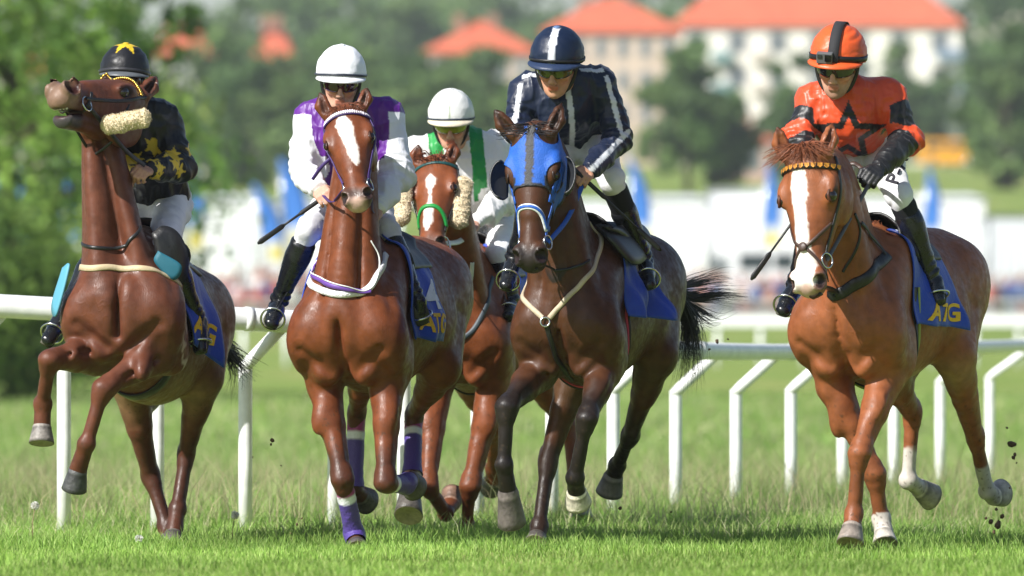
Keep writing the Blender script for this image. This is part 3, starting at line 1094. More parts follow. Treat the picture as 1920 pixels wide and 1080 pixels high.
def make_horse(sp):
    H = Horse()
    Y = sp['Y']
    yaw, pit = math.radians(sp['yaw']), math.radians(sp.get('pitch', 0))
    C0 = P(*sp['chest'], Y)
    fwd = A(-math.sin(yaw) * math.cos(pit), -math.cos(yaw) * math.cos(pit), math.sin(pit))
    left = A(math.cos(yaw), -math.sin(yaw), 0)
    up = np.cross(fwd, left)
    up = up if up[2] > 0 else -up
    H.C0, H.fwd, H.left, H.up, H.Y = C0, fwd, left, up, Y
    W = lambda s, l, z: C0 - fwd * s + left * l + up * (z - 1.15)
    H.W = W
    G = Shape()
    ws = sp.get('wide', 1.0)
    # trunk: distance behind the chest, height, half width, half height
    st = [(.06, 1.13, .15, .17), (.20, 1.17, .215, .31), (.42, 1.21, .212, .385), (.75, 1.20, .250, .355),
          (1.05, 1.25, .255, .315), (1.32, 1.31, .255, .285), (1.55, 1.27, .18, .21)]
    st = [(a, b - sp.get('drop', 0) / 2, c, d + sp.get('drop', 0) / 2) if a < 1.2 else (a, b, c, d) for a, b, c, d in st]
    H.st = [(a, b, c * (1 + (ws - 1) * (.4 if a > .3 else 1)), d) for a, b, c, d in st]
    G.add(loft([W(a, 0, b) for a, b, c, d in H.st], [q[2] for q in H.st], [q[3] for q in H.st], left, .12, 40), 0.05)
    G.add(Ecap(W(.45, 0, 1.50), W(.75, 0, 1.47), .05, .10, .06, .08, left), 0.10)      # withers
    G.add(Ecap(W(.95, 0, 1.49), W(1.38, 0, 1.50), .10, .08, .12, .09, left), 0.08)     # loin, croup
    for sg in (-1, 1):
        G.add(Ell(W(.055, sg * ws * .108, 1.15), (.100 * ws, .095, .165), (left, fwd, up)), 0.020)
        G.add(Ell(W(.115, sg * ws * .088, .955), (.068 * ws, .085, .095), (left, fwd, up)), 0.045)
        G.add(Ell(W(.135, sg * ws * .205, 1.09), (.058, .105, .16), (left, fwd, up)), 0.026)      # breast
        G.add(Ecap(W(.45, sg * ws * .14, 1.46), W(.07, sg * ws * .165, 1.10), .06, .11, .070, .10, left), 0.07)     # shoulder blade
        G.add(Ecap(W(.10, sg * ws * .175, 1.09), W(.34, sg * ws * .175, .93), .068, .10, .070, .10, left), 0.07)   # upper arm
        G.add(Ell(W(.34, sg * ws * .175, 1.04), (.062, .14, .14), (left, fwd, up)), 0.05)                    # triceps
        G.add(Ell(W(1.36, sg * .135, 1.33), (.15, .26, .22), (left, fwd, up)), 0.06)                   # gluteal
        G.add(Ell(W(1.10, sg * .19, 1.13), (.09, .18, .16), (left, fwd, up)), 0.08)                    # flank
    G.cut(Ecap(W(-.050 + sp.get('groove', 0), 0, 1.26), W(.01 + sp.get('groove', 0), 0, .98), .010, .03, .010, .035, left), 0.07)
    for sg in (-1, 1):
        G.cut(Ecap(W(-.01, sg * .20, 1.03), W(.04, sg * .06, .92), .012, .02, .012, .02, up), 0.045)         # fold between breast and forearm
        G.cut(Ecap(W(.46, sg * .275, 1.32), W(.50, sg * .28, .95), .008, .02, .008, .02, left), 0.06)        # line behind the shoulder
        G.cut(Ecap(W(1.18, sg * .295, 1.22), W(1.05, sg * .30, .95), .010, .03, .008, .02, left), 0.07)      # flank hollow
        G.cut(Ecap(W(1.50, sg * .20, 1.36), W(1.40, sg * .235, 1.02), .006, .02, .006, .02, left), 0.05)     # hamstring line
        G.cut(Ecap(W(.33, sg * ws * .262, 1.20), W(.20, sg * ws * .262, 1.0), .006, .016, .006, .016, left), 0.045)    # front of the triceps
        pass                     # point of the shoulder
    # ------------------------------------------------ head frame
    hL = sp.get('hlen', 0.64)
    px, py, dy = sp['poll']
    poll = P(px, py, Y + dy)
    px, py, dy = sp['muzzle']
    muz = P(px, py, Y + dy)
    ax = nrm(muz - poll)
    hL = np.linalg.norm(muz - poll)
    k = hL / 0.62 * sp.get('hk', 1.12)
    lat = nrm(left - ax * np.dot(left, ax))
    ro = math.radians(sp.get('roll', 0))
    n0 = np.cross(ax, lat)
    lat = lat * math.cos(ro) + n0 * math.sin(ro)
    dor = np.cross(ax, lat)
    H.ax, H.lat, H.dor, H.poll, H.hL, H.k = ax, lat, dor, poll, hL, k
    hw = sp.get('hw', 1.08)
    hp = lambda t, l, d: poll + ax * hL * t + lat * l * k * hw + dor * d * k
    H.hp = hp
    # ------------------------------------------------ neck
    B = W(*sp.get('nbase', (.26, 0, 1.27)))
    Nn = hp(*sp.get('nat', (.13, 0, -.115)))
    L1 = np.linalg.norm(Nn - B)
    d0 = nrm(fwd * sp.get('nf', .45) + up * .8)
    d1 = nrm(-ax * .25 - dor * .75 + up * .15) if 'nend' not in sp else nrm(np.array(sp['nend']))
    p0, p1, p2, p3 = B, B + d0 * L1 * .38, Nn + d1 * L1 * .30, Nn
    ns = 9
    tt = np.linspace(0, 1, ns)[:, None]
    nc = (1 - tt) ** 3 * p0 + 3 * (1 - tt) ** 2 * tt * p1 + 3 * (1 - tt) * tt ** 2 * p2 + tt ** 3 * p3
    nw = np.interp(tt[:, 0], [0, .25, .6, 1], np.array([.155, .120, .092, .080]) * sp.get('neckw', 1.0))
    nh = np.interp(tt[:, 0], [0, .25, .6, 1], [.325, .25, .175, .14])
    H.nc, H.nw, H.nh = nc, nw, nh
    nl = []
    for i in range(ns):
        f = i / (ns - 1)
        nl.append(nrm(left * (1 - f) + lat * f))
    H.nl = nl
    G.add(loft(nc, nw, nh, np.array([left, lat]), .08, 36), 0.06)
    # brachiocephalic ridges and windpipe groove
    for sg in (-1, 1):
        G.cut(Ecap(nc[5] + nl[5] * sg * nw[5] * .80 + nrm(np.cross(nl[5], nc[6] - nc[4])) * nh[5] * .62 * (1 if np.cross(nl[5], nc[6] - nc[4]) @ fwd > 0 else -1), W(.02, sg * .085, 1.30), .006, .012, .010, .016, left), .045)
        q = [nc[i] + nl[i] * sg * nw[i] * .62 + nrm(np.cross(nc[min(i + 1, ns - 1)] - nc[max(i - 1, 0)], nl[i])) * 0 for i in range(ns)]
        G.add(Ecap(q[6], W(.10, sg * .13, 1.17), .042, .075, .06, .09, left), 0.04)
    # ------------------------------------------------ head
    hs = [(.00, -.045, .072, .070), (.14, -.055, .088, .088), (.28, -.070, .092, .098), (.46, -.072, .070, .092),
          (.66, -.066, .047, .074), (.82, -.060, .046, .062), (.93, -.056, .050, .050)]
    G.add(loft([hp(q[0], 0, q[1]) for q in hs], [q[2] * k * hw for q in hs], [q[3] * k for q in hs], lat, .045, 26), 0.035)
    G.add(Ecap(hp(.12, 0, .000), hp(.62, 0, -.012), .055 * k, .030 * k, .034 * k, .022 * k, lat), 0.03)    # flat forehead, nasal bone
    mo = sp.get('mouth', 0.0)
    nos = sp.get('nos', 1.0)
    for sg in (-1, 1):
        G.add(Ell(hp(.27, sg * .052, -.145), (.038 * k, .118 * k, .085 * k), (lat, ax, dor)), 0.014)      # cheek
        G.add(Ell(hp(.29, sg * .078, -.014), (.020 * k, .050 * k, .024 * k), (lat, ax, dor)), 0.04)  # brow
        G.add(Ecap(hp(.36, sg * .070, -.052), hp(.60, sg * .046, -.055), .012 * k, .012 * k, .008 * k, .01 * k, lat), 0.014) # facial crest
        G.add(Ell(hp(.905, sg * .037, -.028), (.030 * k, .046 * k, .036 * k), (lat, ax, dor)), 0.018)      # nostril wing
        G.cut(Ell(hp(.215, sg * .070, .040), (.018 * k, .030 * k, .014 * k), (lat, ax, dor)), 0.022)
        G.cut(Ell(hp(.56, sg * .092, -.036), (.022 * k, .085 * k, .020 * k), (lat, ax, dor)), 0.035)
    jaw = [(.42, -.150 - mo * .2, .040, .040), (.62, -.128 - mo * .55, .032, .032), (.82, -.112 - mo, .032, .028), (.90, -.106 - mo * 1.1, .036, .028)]
    jt = sp.get('jawt', 1.0)
    G.add(loft([hp(q[0], 0, q[1]) for q in jaw], [q[2] * k * jt for q in jaw], [q[3] * k * jt for q in jaw], lat, .028, 14), 0.025 if mo == 0 else 0.012)
    G.add(Ell(hp(.955, 0, -.072), (.044 * k, .030 * k, .034 * k), (lat, ax, dor)), 0.02)                 # upper lip
    # ears
    H.ears = []
    for i, e in enumerate(sp['ears']):
        b0 = hp(*e[0])
        tip = P(e[1][0], e[1][1], Y + e[1][2])
        mid = b0 + (tip - b0) * .45 + lat * (0.012 if i == 1 else -0.012)
        el = nrm(np.cross(tip - b0, A(0.2 * (1 if i else -1), -1, 0.1)))
        G.add(Ecap(b0, mid, .030 * k, .026 * k, .034 * k, .022 * k, el), 0.022)
        G.add(Ecap(mid, b0 + (tip - b0) * .75, .034 * k, .022 * k, .022 * k, .016 * k, el), 0.012)
        G.add(Ecap(b0 + (tip - b0) * .75, tip, .022 * k, .016 * k, .007, .007, el), 0.010)
        face = nrm(A(0.25 * (1 if i else -1), -1, 0.0))
        c0 = b0 + (tip - b0) * .22 + face * .026 * k
        c1 = b0 + (tip - b0) * .85 + face * .018 * k
        G.cut(Ecap(c0, c1, .014 * k, .020 * k, .005, .012, el), 0.010)
        H.ears.append((c0, c1, el, b0, tip))
    for sg in (-1, 1):                                                   # nostrils, eye sockets
        if nos > 1: G.add(Ell(hp(.910, sg * .040, -.020), (.024 * k, .031 * k * nos, .027 * k * nos), (lat, ax, dor)), .022)
        G.cut(Ell(hp(.925, sg * .048, -.016), (.017 * k, .026 * k * nos, .024 * k * nos), (lat * .8 + dor * .3 * sg, ax, dor)), 0.008)
        G.cut(Ell(hp(.340, sg * .104, -.028), (.020 * k, .032 * k, .020 * k), (lat, ax, dor)), 0.014)
    if mo > 0.02:
        G.cut(Ecap(hp(.74, 0, -.098 - mo * .35), hp(1.02, 0, -.10 - mo * .62), .034 * k, .010 + mo * .2, .042 * k, .012 + mo * .25, lat), 0.01)
    # ------------------------------------------------ legs
    H.legs = {}
    for nm in ('FR', 'FL', 'HR', 'HL'):
        sg = -1 if nm[1] == 'R' else 1
        pts = [P(a, b, Y + c) for a, b, c in sp[nm]]
        if nm[0] == 'F':
            E = W(*sp.get('elb_' + nm, (.30, sg * .165, .90)))
            K, F, Co, T = pts
            m = E + (K - E) * .42
            Ld = nrm(left + nrm(K - E) * 0)
            G.add(Ecap(W(.20, sg * .17, 1.06), E, .085, .13, .078, .105, left), 0.05)
            G.add(Ecap(E, m, .084, .108, .064, .078, left), 0.03)
            G.add(Ecap(m, K, .064, .078, .040, .046, left), 0.02)
            G.add(Ell(E + (K - E) * .30 + fwd * .045 + left * sg * .02, (.055, .055, .11), (left, np.cross(nrm(K - E), left), nrm(K - E))), .03)
            dk = nrm(F - K)
            fw = nrm(np.cross(left, nrm(K - E)))
            fw = fw if fw @ fwd > 0 else -fw
            for lx in (-1, 1):
                G.cut(Ecap(E + (K - E) * .28 + left * lx * .082 + fw * .03, E + (K - E) * .80 + left * lx * .056 + fw * .02, .006, .010, .005, .008), .028)
                G.cut(Ecap(K + dk * .06 + left * lx * .037 - fw * .018, F - dk * .04 + left * lx * .034 - fw * .018, .004, .006, .004, .006), .014)
            G.add(Ecap(K - nrm(K - E) * .040, K + dk * .040, .056, .054, .048, .050, left), 0.014)
            G.add(Ell(K, (.058, .058, .050)), 0.014)
            G.add(Ecap(K + dk * .02, F, .034, .041, .032, .037, left), 0.022)
            H.legs[nm] = (E, K, F, Co, T)
        else:
            ST = W(*sp.get('sti_' + nm, (1.12, sg * .19, .98)))
            HP = W(1.36, sg * .13, 1.26)
            BT = W(1.52, sg * .10, 1.10)
            K, F, Co, T = pts
            gd = nrm(K - ST)
            m = ST + (K - ST) * .5
            G.add(Ecap(HP, ST, .12, .20, .105, .125, left), 0.06)
            G.add(Ecap(BT, ST + (K - ST) * .30, .085, .13, .065, .10, left), 0.06)
            G.add(Ecap(ST, m, .088, .115, .060, .085, left), 0.04)
            G.add(Ecap(m, K, .060, .085, .040, .058, left), 0.025)
            dk = nrm(F - K)
            bk = nrm(gd - dk)                                              # point of the hock lies behind the bend
            if np.linalg.norm(gd - dk) < .2: bk = -fwd
            G.add(Ecap(K - gd * .05 + bk * .035, K + dk * .05, .036, .040, .040, .048, left), 0.02)
            G.add(Ell(K, (.046, .050, .055)), 0.02)
            G.add(Ecap(K + dk * .03, F, .035, .045, .033, .039, left), 0.022)
            H.legs[nm] = (ST, K, F, Co, T)
        K, F, Co, T = H.legs[nm][1:]
        G.add(Ell(F, (.046, .046, .046)), 0.015)
        pd = nrm(Co - F)
        G.add(Ecap(F, Co, .036, .038, .044, .046, left), 0.016)
    V, Q = G.mesh(VH)
    V = relax(V, Q, 1)
    hd = smooth01((np.min([np.linalg.norm(V - hp(t, 0, -.06), axis=1) for t in (-.2, 0, .25, .5, .75, 1)], 0) - .17) / .05)[:, None]
    V = V * (1 - hd) + relax(V, Q, 5) * hd
    N = vnormals(V, Q)
    # muscle and vein relief, then settle
    V = V + N * (0.0034 * vnoise(V + 5, 7) + 0.0030 * (.5 - np.abs(vnoise(V * A(1, 1, .7) + 3, 10))) * hd[:, 0] + 0.0010 * vnoise(V, 22))[:, None]
    N = vnormals(V, Q)
    H.V, H.Q, H.N = V, Q, N
    # ------------------------------------------------ coat colours
    base = np.array(sp['coat'])
    col = np.tile(base, (len(V), 1))
    mott = 0.5 + 0.5 * vnoise(V, 6)
    col *= (0.86 + 0.28 * mott)[:, None]
    pts_dark = np.array(sp['points'])
    # paler belly and flank, darker crest
    zz = (V - C0) @ up + 1.15
    ss = -((V - C0) @ fwd)
    bel = smooth01((1.02 - zz) / .16) * smooth01((ss - .45) / .2) * smooth01((1.25 - ss) / .2) * (zz > .72)
    col = col * (1 - .55 * bel[:, None]) + np.array(sp.get('belly', base * 1.2)) * .55 * bel[:, None]
    for nm, (E, K, F, Co, T) in H.legs.items():
        dkc = sp.get('legs', {}).get(nm, {})
        amt = dkc.get('dark', 0)
        if amt:
            c = dkc.get('col', pts_dark)
            Kp = K + (E - K) * dkc.get('up', .15)
            col2 = paint(col, V, Ecap(Kp, K, .085, .085, .09, .09), c, .05, .03, 12)
            col2 = paint(col2, V, Ecap(K, F, .09, .09, .08, .08), c, .03)
            col2 = paint(col2, V, Ecap(F, Co, .08, .08, .08, .08), c, .03)
            col = col * (1 - amt) + col2 * amt
        if 'sock' in dkc:                                  # white from this share of the cannon down
            f = dkc['sock']
            s0 = K + (F - K) * f if f <= 1 else F + (Co - F) * (f - 1)
            d = nrm(F - K)
            tcoord = (V - s0) @ (d if f <= 1 else nrm(Co - F))
            near = np.minimum(Ecap(K, F, .07, .07, .07, .07).dist(*V.T), Ecap(F, Co, .08, .08, .09, .09).dist(*V.T))
            w = (near < .01) * smooth01((tcoord + .02 * vnoise(V, 30)) / .03)
            fz = np.linalg.norm(V - Co, axis=1) < .10
            w = np.maximum(w, fz * 1.0)[:, None]
            col = col * (1 - w) + np.array([.62, .56, .50]) * w
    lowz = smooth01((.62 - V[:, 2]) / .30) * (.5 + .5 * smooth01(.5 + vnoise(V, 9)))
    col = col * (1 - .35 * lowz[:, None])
    spk = (vnoise(V, 120) > .62) & (V[:, 2] < .7)                     # specks of earth on the legs
    col[spk] = col[spk] * .35 + np.array([.03, .02, .012])
    # head: darker muzzle, nostrils, eye rims, blaze
    u = (V - poll) @ ax / hL
    l = (V - poll) @ lat / (k * hw)
    d = (V - poll) @ dor / k
    hd = (u > -.1) & (u < 1.15) & (np.abs(l) < .16) & (d > -.30) & (d < .12)
    mz = hd * smooth01((u - .80 + .03 * vnoise(V, 25)) / .12)
    col = col * (1 - mz[:, None] * sp.get('muzamt', .8)) + np.array(sp['muzzlecol']) * mz[:, None] * sp.get('muzamt', .8)
    if 'blaze' in sp:
        bu = np.array([b[0] for b in sp['blaze']]); bc = np.array([b[1] for b in sp['blaze']]); bw = np.array([b[2] for b in sp['blaze']])
        wd = np.interp(u, bu, bw); ce = np.interp(u, bu, bc)
        e = (np.abs(l - ce) - wd + .004 * vnoise(V, 24) + .0025 * vnoise(V, 70)) / .006
        w = hd * (d > -.075 - .06 * (u > .85)) * smooth01(.5 - e) * (u > bu[0]) * (u < bu[-1]) * (N @ dor > -.1)
        col = col * (1 - w[:, None]) + np.array([.72, .66, .60]) * w[:, None]
    if 'pink' in sp:
        pu, pl, pr = sp['pink']
        w = hd * smooth01(1.5 - np.sqrt(((u - pu) / pr) ** 2 + ((l - pl) / .035) ** 2) + .3 * vnoise(V, 40))
        col = col * (1 - w[:, None]) + np.array([.50, .33, .27]) * w[:, None]
    for sg in (-1, 1):
        col = paint(col, V, Ell(hp(.925, sg * .048, -.016), (.020 * k, .028 * k * nos, .027 * k * nos), (lat, ax, dor)), (.030, .010, .009) if nos > 1 else (.018, .010, .010), .006)
        col = paint(col, V, Ell(hp(.337, sg * .093, -.022), (.026 * k, .036 * k, .026 * k), (lat, ax, dor)), base * .16, .010)
    for c0, c1, el, b0, tip in H.ears:
        col = paint(col, V, Ecap(c0, c1, .020 * k, .018 * k, .008, .012, el), base * .35 + .01, .006)
        col = paint(col, V, Ell(tip, (.03, .03, .035)), base * .3, .02)
    if mo > 0.02:
        col = paint(col, V, Ecap(hp(.80, 0, -.115 - mo), hp(.93, 0, -.108 - mo * 1.1), .045 * k, .035 * k, .05 * k, .035 * k, lat), (.05, .045, .045), .015)
        col = paint(col, V, Ecap(hp(.70, 0, -.098 - mo * .35), hp(.97, 0, -.10 - mo * .62), .036 * k, .02 + mo * .3, .034 * k, .02 + mo * .3, lat), (.05, .022, .022), .01)
    # dried sweat: faint pale marks on breast and neck
    if sp.get('sweat'):
        sw = smooth01((vnoise(V, 13) * .6 + vnoise(V, 34) * .5 - .38) / .25) * (ss < .35) * (zz > .85) * (u < 0) * sp['sweat']
        col = col * (1 - sw[:, None]) + np.array([.46, .38, .33]) * sw[:, None]
    H.col = col
    root = empty('race_horse', (C0[0], C0[1], 0))
    H.root = root
    tag(root, sp['label'], 'horse', 'race horses cantering in a line')
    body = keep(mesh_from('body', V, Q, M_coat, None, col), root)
    H.body = body
    H.bvh = bvh_of(V, Q)
    for nm, (E, K, F, Co, T) in H.legs.items():
        hc = sp.get('hooves', {}).get(nm, {})
        hoof_mesh('hoof', Co, T, left, M_hoof, root, hc.get('col', (.085, .075, .065)), hc.get('sole', (.26, .22, .16)), hc.get('size', 1.0))
    for sg in (-1, 1):
        ed = nrm(lat * sg * .88 + dor * .42)
        o = hp(.335, 0, -.062) + ed * .4
        h = H.bvh.ray_cast(Vector(o), Vector(-ed))
        c = np.array(h[0]) - ed * .017 * k if h[0] is not None else hp(.335, sg * .08, -.036)
        e = MB().sphere(c, .0235 * k, 18, 12).build('eye', M_eye, root)
        # upper lid
        lid = MB()
        a = np.linspace(-1.25, 1.25, 9)
        lid.tube([c + ax * .026 * k * math.sin(x) + nrm(dor - ed * (dor @ ed)) * .020 * k * math.cos(x) + ed * .012 * k for x in a], .0065 * k, 6, col=base * .3)
        keep(lid.build('eyelid', M_coat, None, True, True), root)
    return H


def head_pt(H, t, th, far=.45):
    """surface point of the head at share t of its length, th degrees round from the forehead (positive to the horse's left)"""
    a = math.radians(th)
    d = H.dor * math.cos(a) + H.lat * math.sin(a)
    c = H.poll + H.ax * H.hL * t - H.dor * .06 * H.k
    o = c + d * far
    h = H.bvh.ray_cast(Vector(o), Vector(-d))
    return np.array(h[0]) if h[0] is not None else c + d * .08


def trunk_pt(H, s, phi, off=0.0, z0=1.2):
    """surface point of the trunk at s behind the chest, phi degrees from the back line (positive to the horse's left)"""
    a = math.radians(phi)
    d = H.up * math.cos(a) + H.left * math.sin(a)
    c = H.W(s, 0, z0)
    h = H.bvh.ray_cast(Vector(c + d * .9), Vector(-d))
    p = np.array(h[0]) if h[0] is not None else c + d * .3
    return p + d * off


def neck_pt(H, f, th, far=.5):
    """surface point round the neck; f share from base to head, th degrees from the underside (positive to the horse's left)"""
    n = len(H.nc)
    x = f * (n - 1)
    i = int(min(x, n - 2))
    g = x - i
    c = H.nc[i] * (1 - g) + H.nc[i + 1] * g
    t = nrm(H.nc[i + 1] - H.nc[i])
    l = nrm(H.nl[i])
    fr = np.cross(l, t)
    if np.dot(fr, H.fwd) < 0: fr = -fr
    a = math.radians(th)
    d = fr * math.cos(a) + l * math.sin(a)
    h = H.bvh.ray_cast(Vector(c + d * far), Vector(-d))
    return np.array(h[0]) if h[0] is not None else c + d * .15


def ring(center, axis, up, R, r, name, m, parent, n=24, squash=1.0):
    axis = nrm(axis)
    u = nrm(np.asarray(up) - axis * np.dot(up, axis))
    v = np.cross(axis, u)
    a = np.linspace(0, 2 * math.pi, n + 1)
    p = np.asarray(center) + R * (np.cos(a)[:, None] * u + squash * np.sin(a)[:, None] * v)
    V, Q, T = tube_geo(p, r, 8, False)
    return keep(mesh_from(name, V, Q, m), parent)


def saddle_cloth(H, side, s0, s1, ph0, ph1, col, flare=.05, seed=0, lift=.016, slant=0.0, rip=1.0):
    """cloth hanging down one flank; returns the object and a map from (u, v) on the cloth to a point and its outward direction"""
    nu, nv = 30, 34
    G = np.zeros((nu, nv, 3)); D = np.zeros((nu, nv, 3))
    rr = np.random.default_rng(seed)
    ph = rr.uniform(0, 6, 4)
    for i in range(nu):
        for j in range(nv):
            u, v = i / (nu - 1), j / (nv - 1)
            s = s0 + (s1 - s0) * u + slant * v * (u - .2)
            f = ph0 + (ph1 - ph0) * v
            a = math.radians(f * side)
            d = H.up * math.cos(a) + H.left * math.sin(a)
            off = lift + 1.5 * rip * (.013 * math.sin(u * 8 + ph[0] + 3 * v) * v + .006 * math.sin(u * 19 + ph[1] - 4 * v) * v + .007 * math.sin(v * 14 + ph[2] + 5 * u) * u * v) + flare * smooth01((v - .45) / .55) * (0.35 + 0.65 * u ** 1.5)
            if u > .93: off += (u - .93) * .15 * v
            D[i, j] = d
            G[i, j] = trunk_pt(H, s, f * side, off)
    for _ in range(2):
        G[1:-1] = (G[:-2] + 2 * G[1:-1] + G[2:]) / 4
        G[:, 1:-1] = (G[:, :-2] + 2 * G[:, 1:-1] + G[:, 2:]) / 4
    V = G.reshape(-1, 3)
    q = [(i * nv + j, i * nv + j + 1, (i + 1) * nv + j + 1, (i + 1) * nv + j) for i in range(nu - 1) for j in range(nv - 1)]
    o = keep(mesh_from('saddle_cloth', V, q, M_cloth, None, np.tile(np.asarray(col, float), (len(V), 1))), H.root)
    md = o.modifiers.new('thickness', 'SOLIDIFY'); md.thickness = .006; md.offset = 0
    nG = np.cross(np.gradient(G, axis=0), np.gradient(G, axis=1))
    nG /= np.linalg.norm(nG, axis=2)[..., None] + 1e-9
    sgn = np.sign((nG * D).sum(2)); nG *= sgn[..., None]

    def at(u, v, off=.006):
        x, y = np.clip(u, 0, 1) * (nu - 1), np.clip(v, 0, 1) * (nv - 1)
        i, j = np.minimum(x.astype(int), nu - 2), np.minimum(y.astype(int), nv - 2)
        f, g = (x - i)[:, None], (y - j)[:, None]
        p = G[i, j] * (1 - f) * (1 - g) + G[i + 1, j] * f * (1 - g) + G[i, j + 1] * (1 - f) * g + G[i + 1, j + 1] * f * g
        return p + nG[i, j] * off
    return o, at


def letters(text, at, u0, u1, v0, v1, col, parent, flip=False, shear=.25, bold=.025, name='lettering'):
    """text laid on a cloth: its own flat letters mapped from (x, y) to (u, v)"""
    cu = bpy.data.curves.new('lettering', 'FONT')
    cu.body = text
    cu.shear = shear
    cu.offset = bold
    cu.resolution_u = 4
    o = bpy.data.objects.new('lettering', cu)
    scn.collection.objects.link(o)
    dg = bpy.context.evaluated_depsgraph_get()
    me = bpy.data.meshes.new_from_object(o.evaluated_get(dg))
    bpy.data.objects.remove(o)
    import bmesh
    bm = bmesh.new(); bm.from_mesh(me)
    bmesh.ops.triangulate(bm, faces=bm.faces[:])
    for _ in range(2):
        lg = [e for e in bm.edges if e.calc_length() > .12]
        if lg:
            bmesh.ops.subdivide_edges(bm, edges=lg, cuts=1)
            bmesh.ops.triangulate(bm, faces=bm.faces[:])
    X = np.array([v.co[:2] for v in bm.verts])
    T = [[v.index for v in f.verts] for f in bm.faces]
    bm.free()
    lo, hi = X.min(0), X.max(0)
    X = (X - lo) / (hi - lo)
    if flip: X[:, 0] = 1 - X[:, 0]
    V = at(u0 + (u1 - u0) * X[:, 0], v1 + (v0 - v1) * X[:, 1])
    o = mesh_from(name, V, None, M_attr, None, np.tile(np.asarray(col, float), (len(V), 1)), False, T)
    md = o.modifiers.new('thickness', 'SOLIDIFY'); md.thickness = .003; md.offset = 0
    return keep(o, parent)


def fleece_roll(name, p0, p1, r, parent, seed=0, flat=.8, m=None, col=None):
    """a tube of sheepskin: lumpy surface with tufts"""
    n, k = 70, 40
    t = np.linspace(0, 1, n)
    pts = np.asarray(p0) + (np.asarray(p1) - np.asarray(p0)) * t[:, None]
    rad = r * np.clip(np.minimum(t, 1 - t) / .10, 0.05, 1) ** .5
    V, Q, T = tube_geo(pts, rad, k, True, flat)
    c = np.asarray(p0) + (np.asarray(p1) - np.asarray(p0)) * .5
    Nn = V - (np.asarray(p0) + np.clip(((V - p0) @ nrm(np.asarray(p1) - p0)), 0, 9)[:, None] * nrm(np.asarray(p1) - p0))
    Nn /= np.linalg.norm(Nn, axis=1)[:, None] + 1e-6
    V = V + Nn * (.005 * vnoise(V + seed, 22) + .0035 * vnoise(V + seed, 55) + .0025 * vnoise(V + seed, 130))[:, None]
    mb = MB(); mb.add(V, Q, T, (.68, .57, .38))
    rr = np.random.default_rng(seed)
    for i in rr.integers(0, len(V), 3200):
        d = nrm(Nn[i] + rr.normal(0, .5, 3))
        a = V[i] - d * .004
        s = np.cross(d, rr.normal(0, 1, 3)); s = nrm(s) * .0028
        tip = V[i] + d * rr.uniform(.003, .011)
        mb.add([a - s, a + s, tip], None, [(0, 1, 2)], A(.72, .61, .42) * rr.uniform(.75, 1.15))
    return mb.build(name, mat('fleece_wool', attr=True, rough=.95, bump=.6, bscale=90), parent, True, True)


def stirrup_iron(parent, toe, ankle, size=.062):
    """a metal ring round the ball of the foot, with a tread"""
    f = nrm(toe - ankle)
    o = ring(toe, A(0.25, -1, -.15), A(0, 0, 1), size, .006, 'stirrup_iron', M_steel, parent, 24, .92)
    return o


# ------------------------------------------------------------------ rider
VR = 0.0062


def in_star(x, y, R, rot=0.0, inner=.42):
    a = np.arctan2(x, y) + rot
    r = np.hypot(x, y)
    k = 2 * math.pi / 5
    b = np.abs((a + k / 2) % k - k / 2)
    # edge from tip (R, 0) to the inner corner (R*inner, k/2)
    tx, ty = R, 0.0
    ix, iy = R * inner * math.cos(k / 2), R * inner * math.sin(k / 2)
    px, py = r * np.cos(b), r * np.sin(b)
    return (ix - tx) * (py - ty) - (iy - ty) * (px - tx) > 0


def hand_prims(wr, d, n, thumb_up, s=1.08):
    """palm, four curled fingers of unequal length and a thumb; returns (prims, k)"""
    d = nrm(d)
    n = nrm(n - d * np.dot(n, d))
    b = np.cross(d, n)
    if np.dot(b, thumb_up) < 0: b = -b
    q = lambda x, y, z: wr + (d * x + b * y + n * z) * s
    out = [(Ecap(q(-.01, 0, 0), q(.045, .002, -.002), .027 * s, .019 * s, .039 * s, .016 * s, b), .012),
           (Ecap(q(.04, .030, -.003), q(.075, .026, .0), .012 * s, .014 * s, .012 * s, .013 * s, b), .012),
           (Ecap(q(.04, -.028, -.003), q(.068, -.028, .0), .012 * s, .014 * s, .011 * s, .012 * s, b), .012)]
    ln = [.040, .046, .044, .034]
    for i in range(4):
        y = .030 - .0205 * i
        r = [.0098, .0102, .0098, .0086][i] * s
        k0 = q(.076 - .004 * abs(i - 1.3), y, -.004)
        k1 = k0 + nrm(d * .70 + n * .75) * ln[i] * s
        k2 = k1 + nrm(n * .85 - d * .50) * ln[i] * .66 * s
        k3 = k2 + nrm(-d * .95 + n * .05) * ln[i] * .50 * s
        out += [(Ecap(q(.05, y * .9, -.003), k0, r * 1.05, r * 1.05, r * 1.1, r * 1.12), .006), (Ecap(k0, k1, r * 1.08, r * 1.08, r, r), .004),
                (Ecap(k1, k2, r * 1.02, r * 1.02, r * .92, r * .92), .003), (Ecap(k2, k3, r * .92, r * .92, r * .78, r * .78), .003)]
    t0 = q(.020, .032, .006)
    t1 = t0 + nrm(d * .62 + b * .52 + n * .45) * .040 * s
    t2 = t1 + nrm(d * .72 - b * .18 + n * .55) * .032 * s
    out += [(Ecap(q(.0, .018, .004), t0, .016 * s, .014 * s, .015 * s, .014 * s), .012), (Ecap(t0, t1, .0135 * s, .0135 * s, .0115 * s, .0115 * s), .008), (Ecap(t1, t2, .0115 * s, .0115 * s, .009 * s, .009 * s), .004)]
    return out


class Rider:
    pass


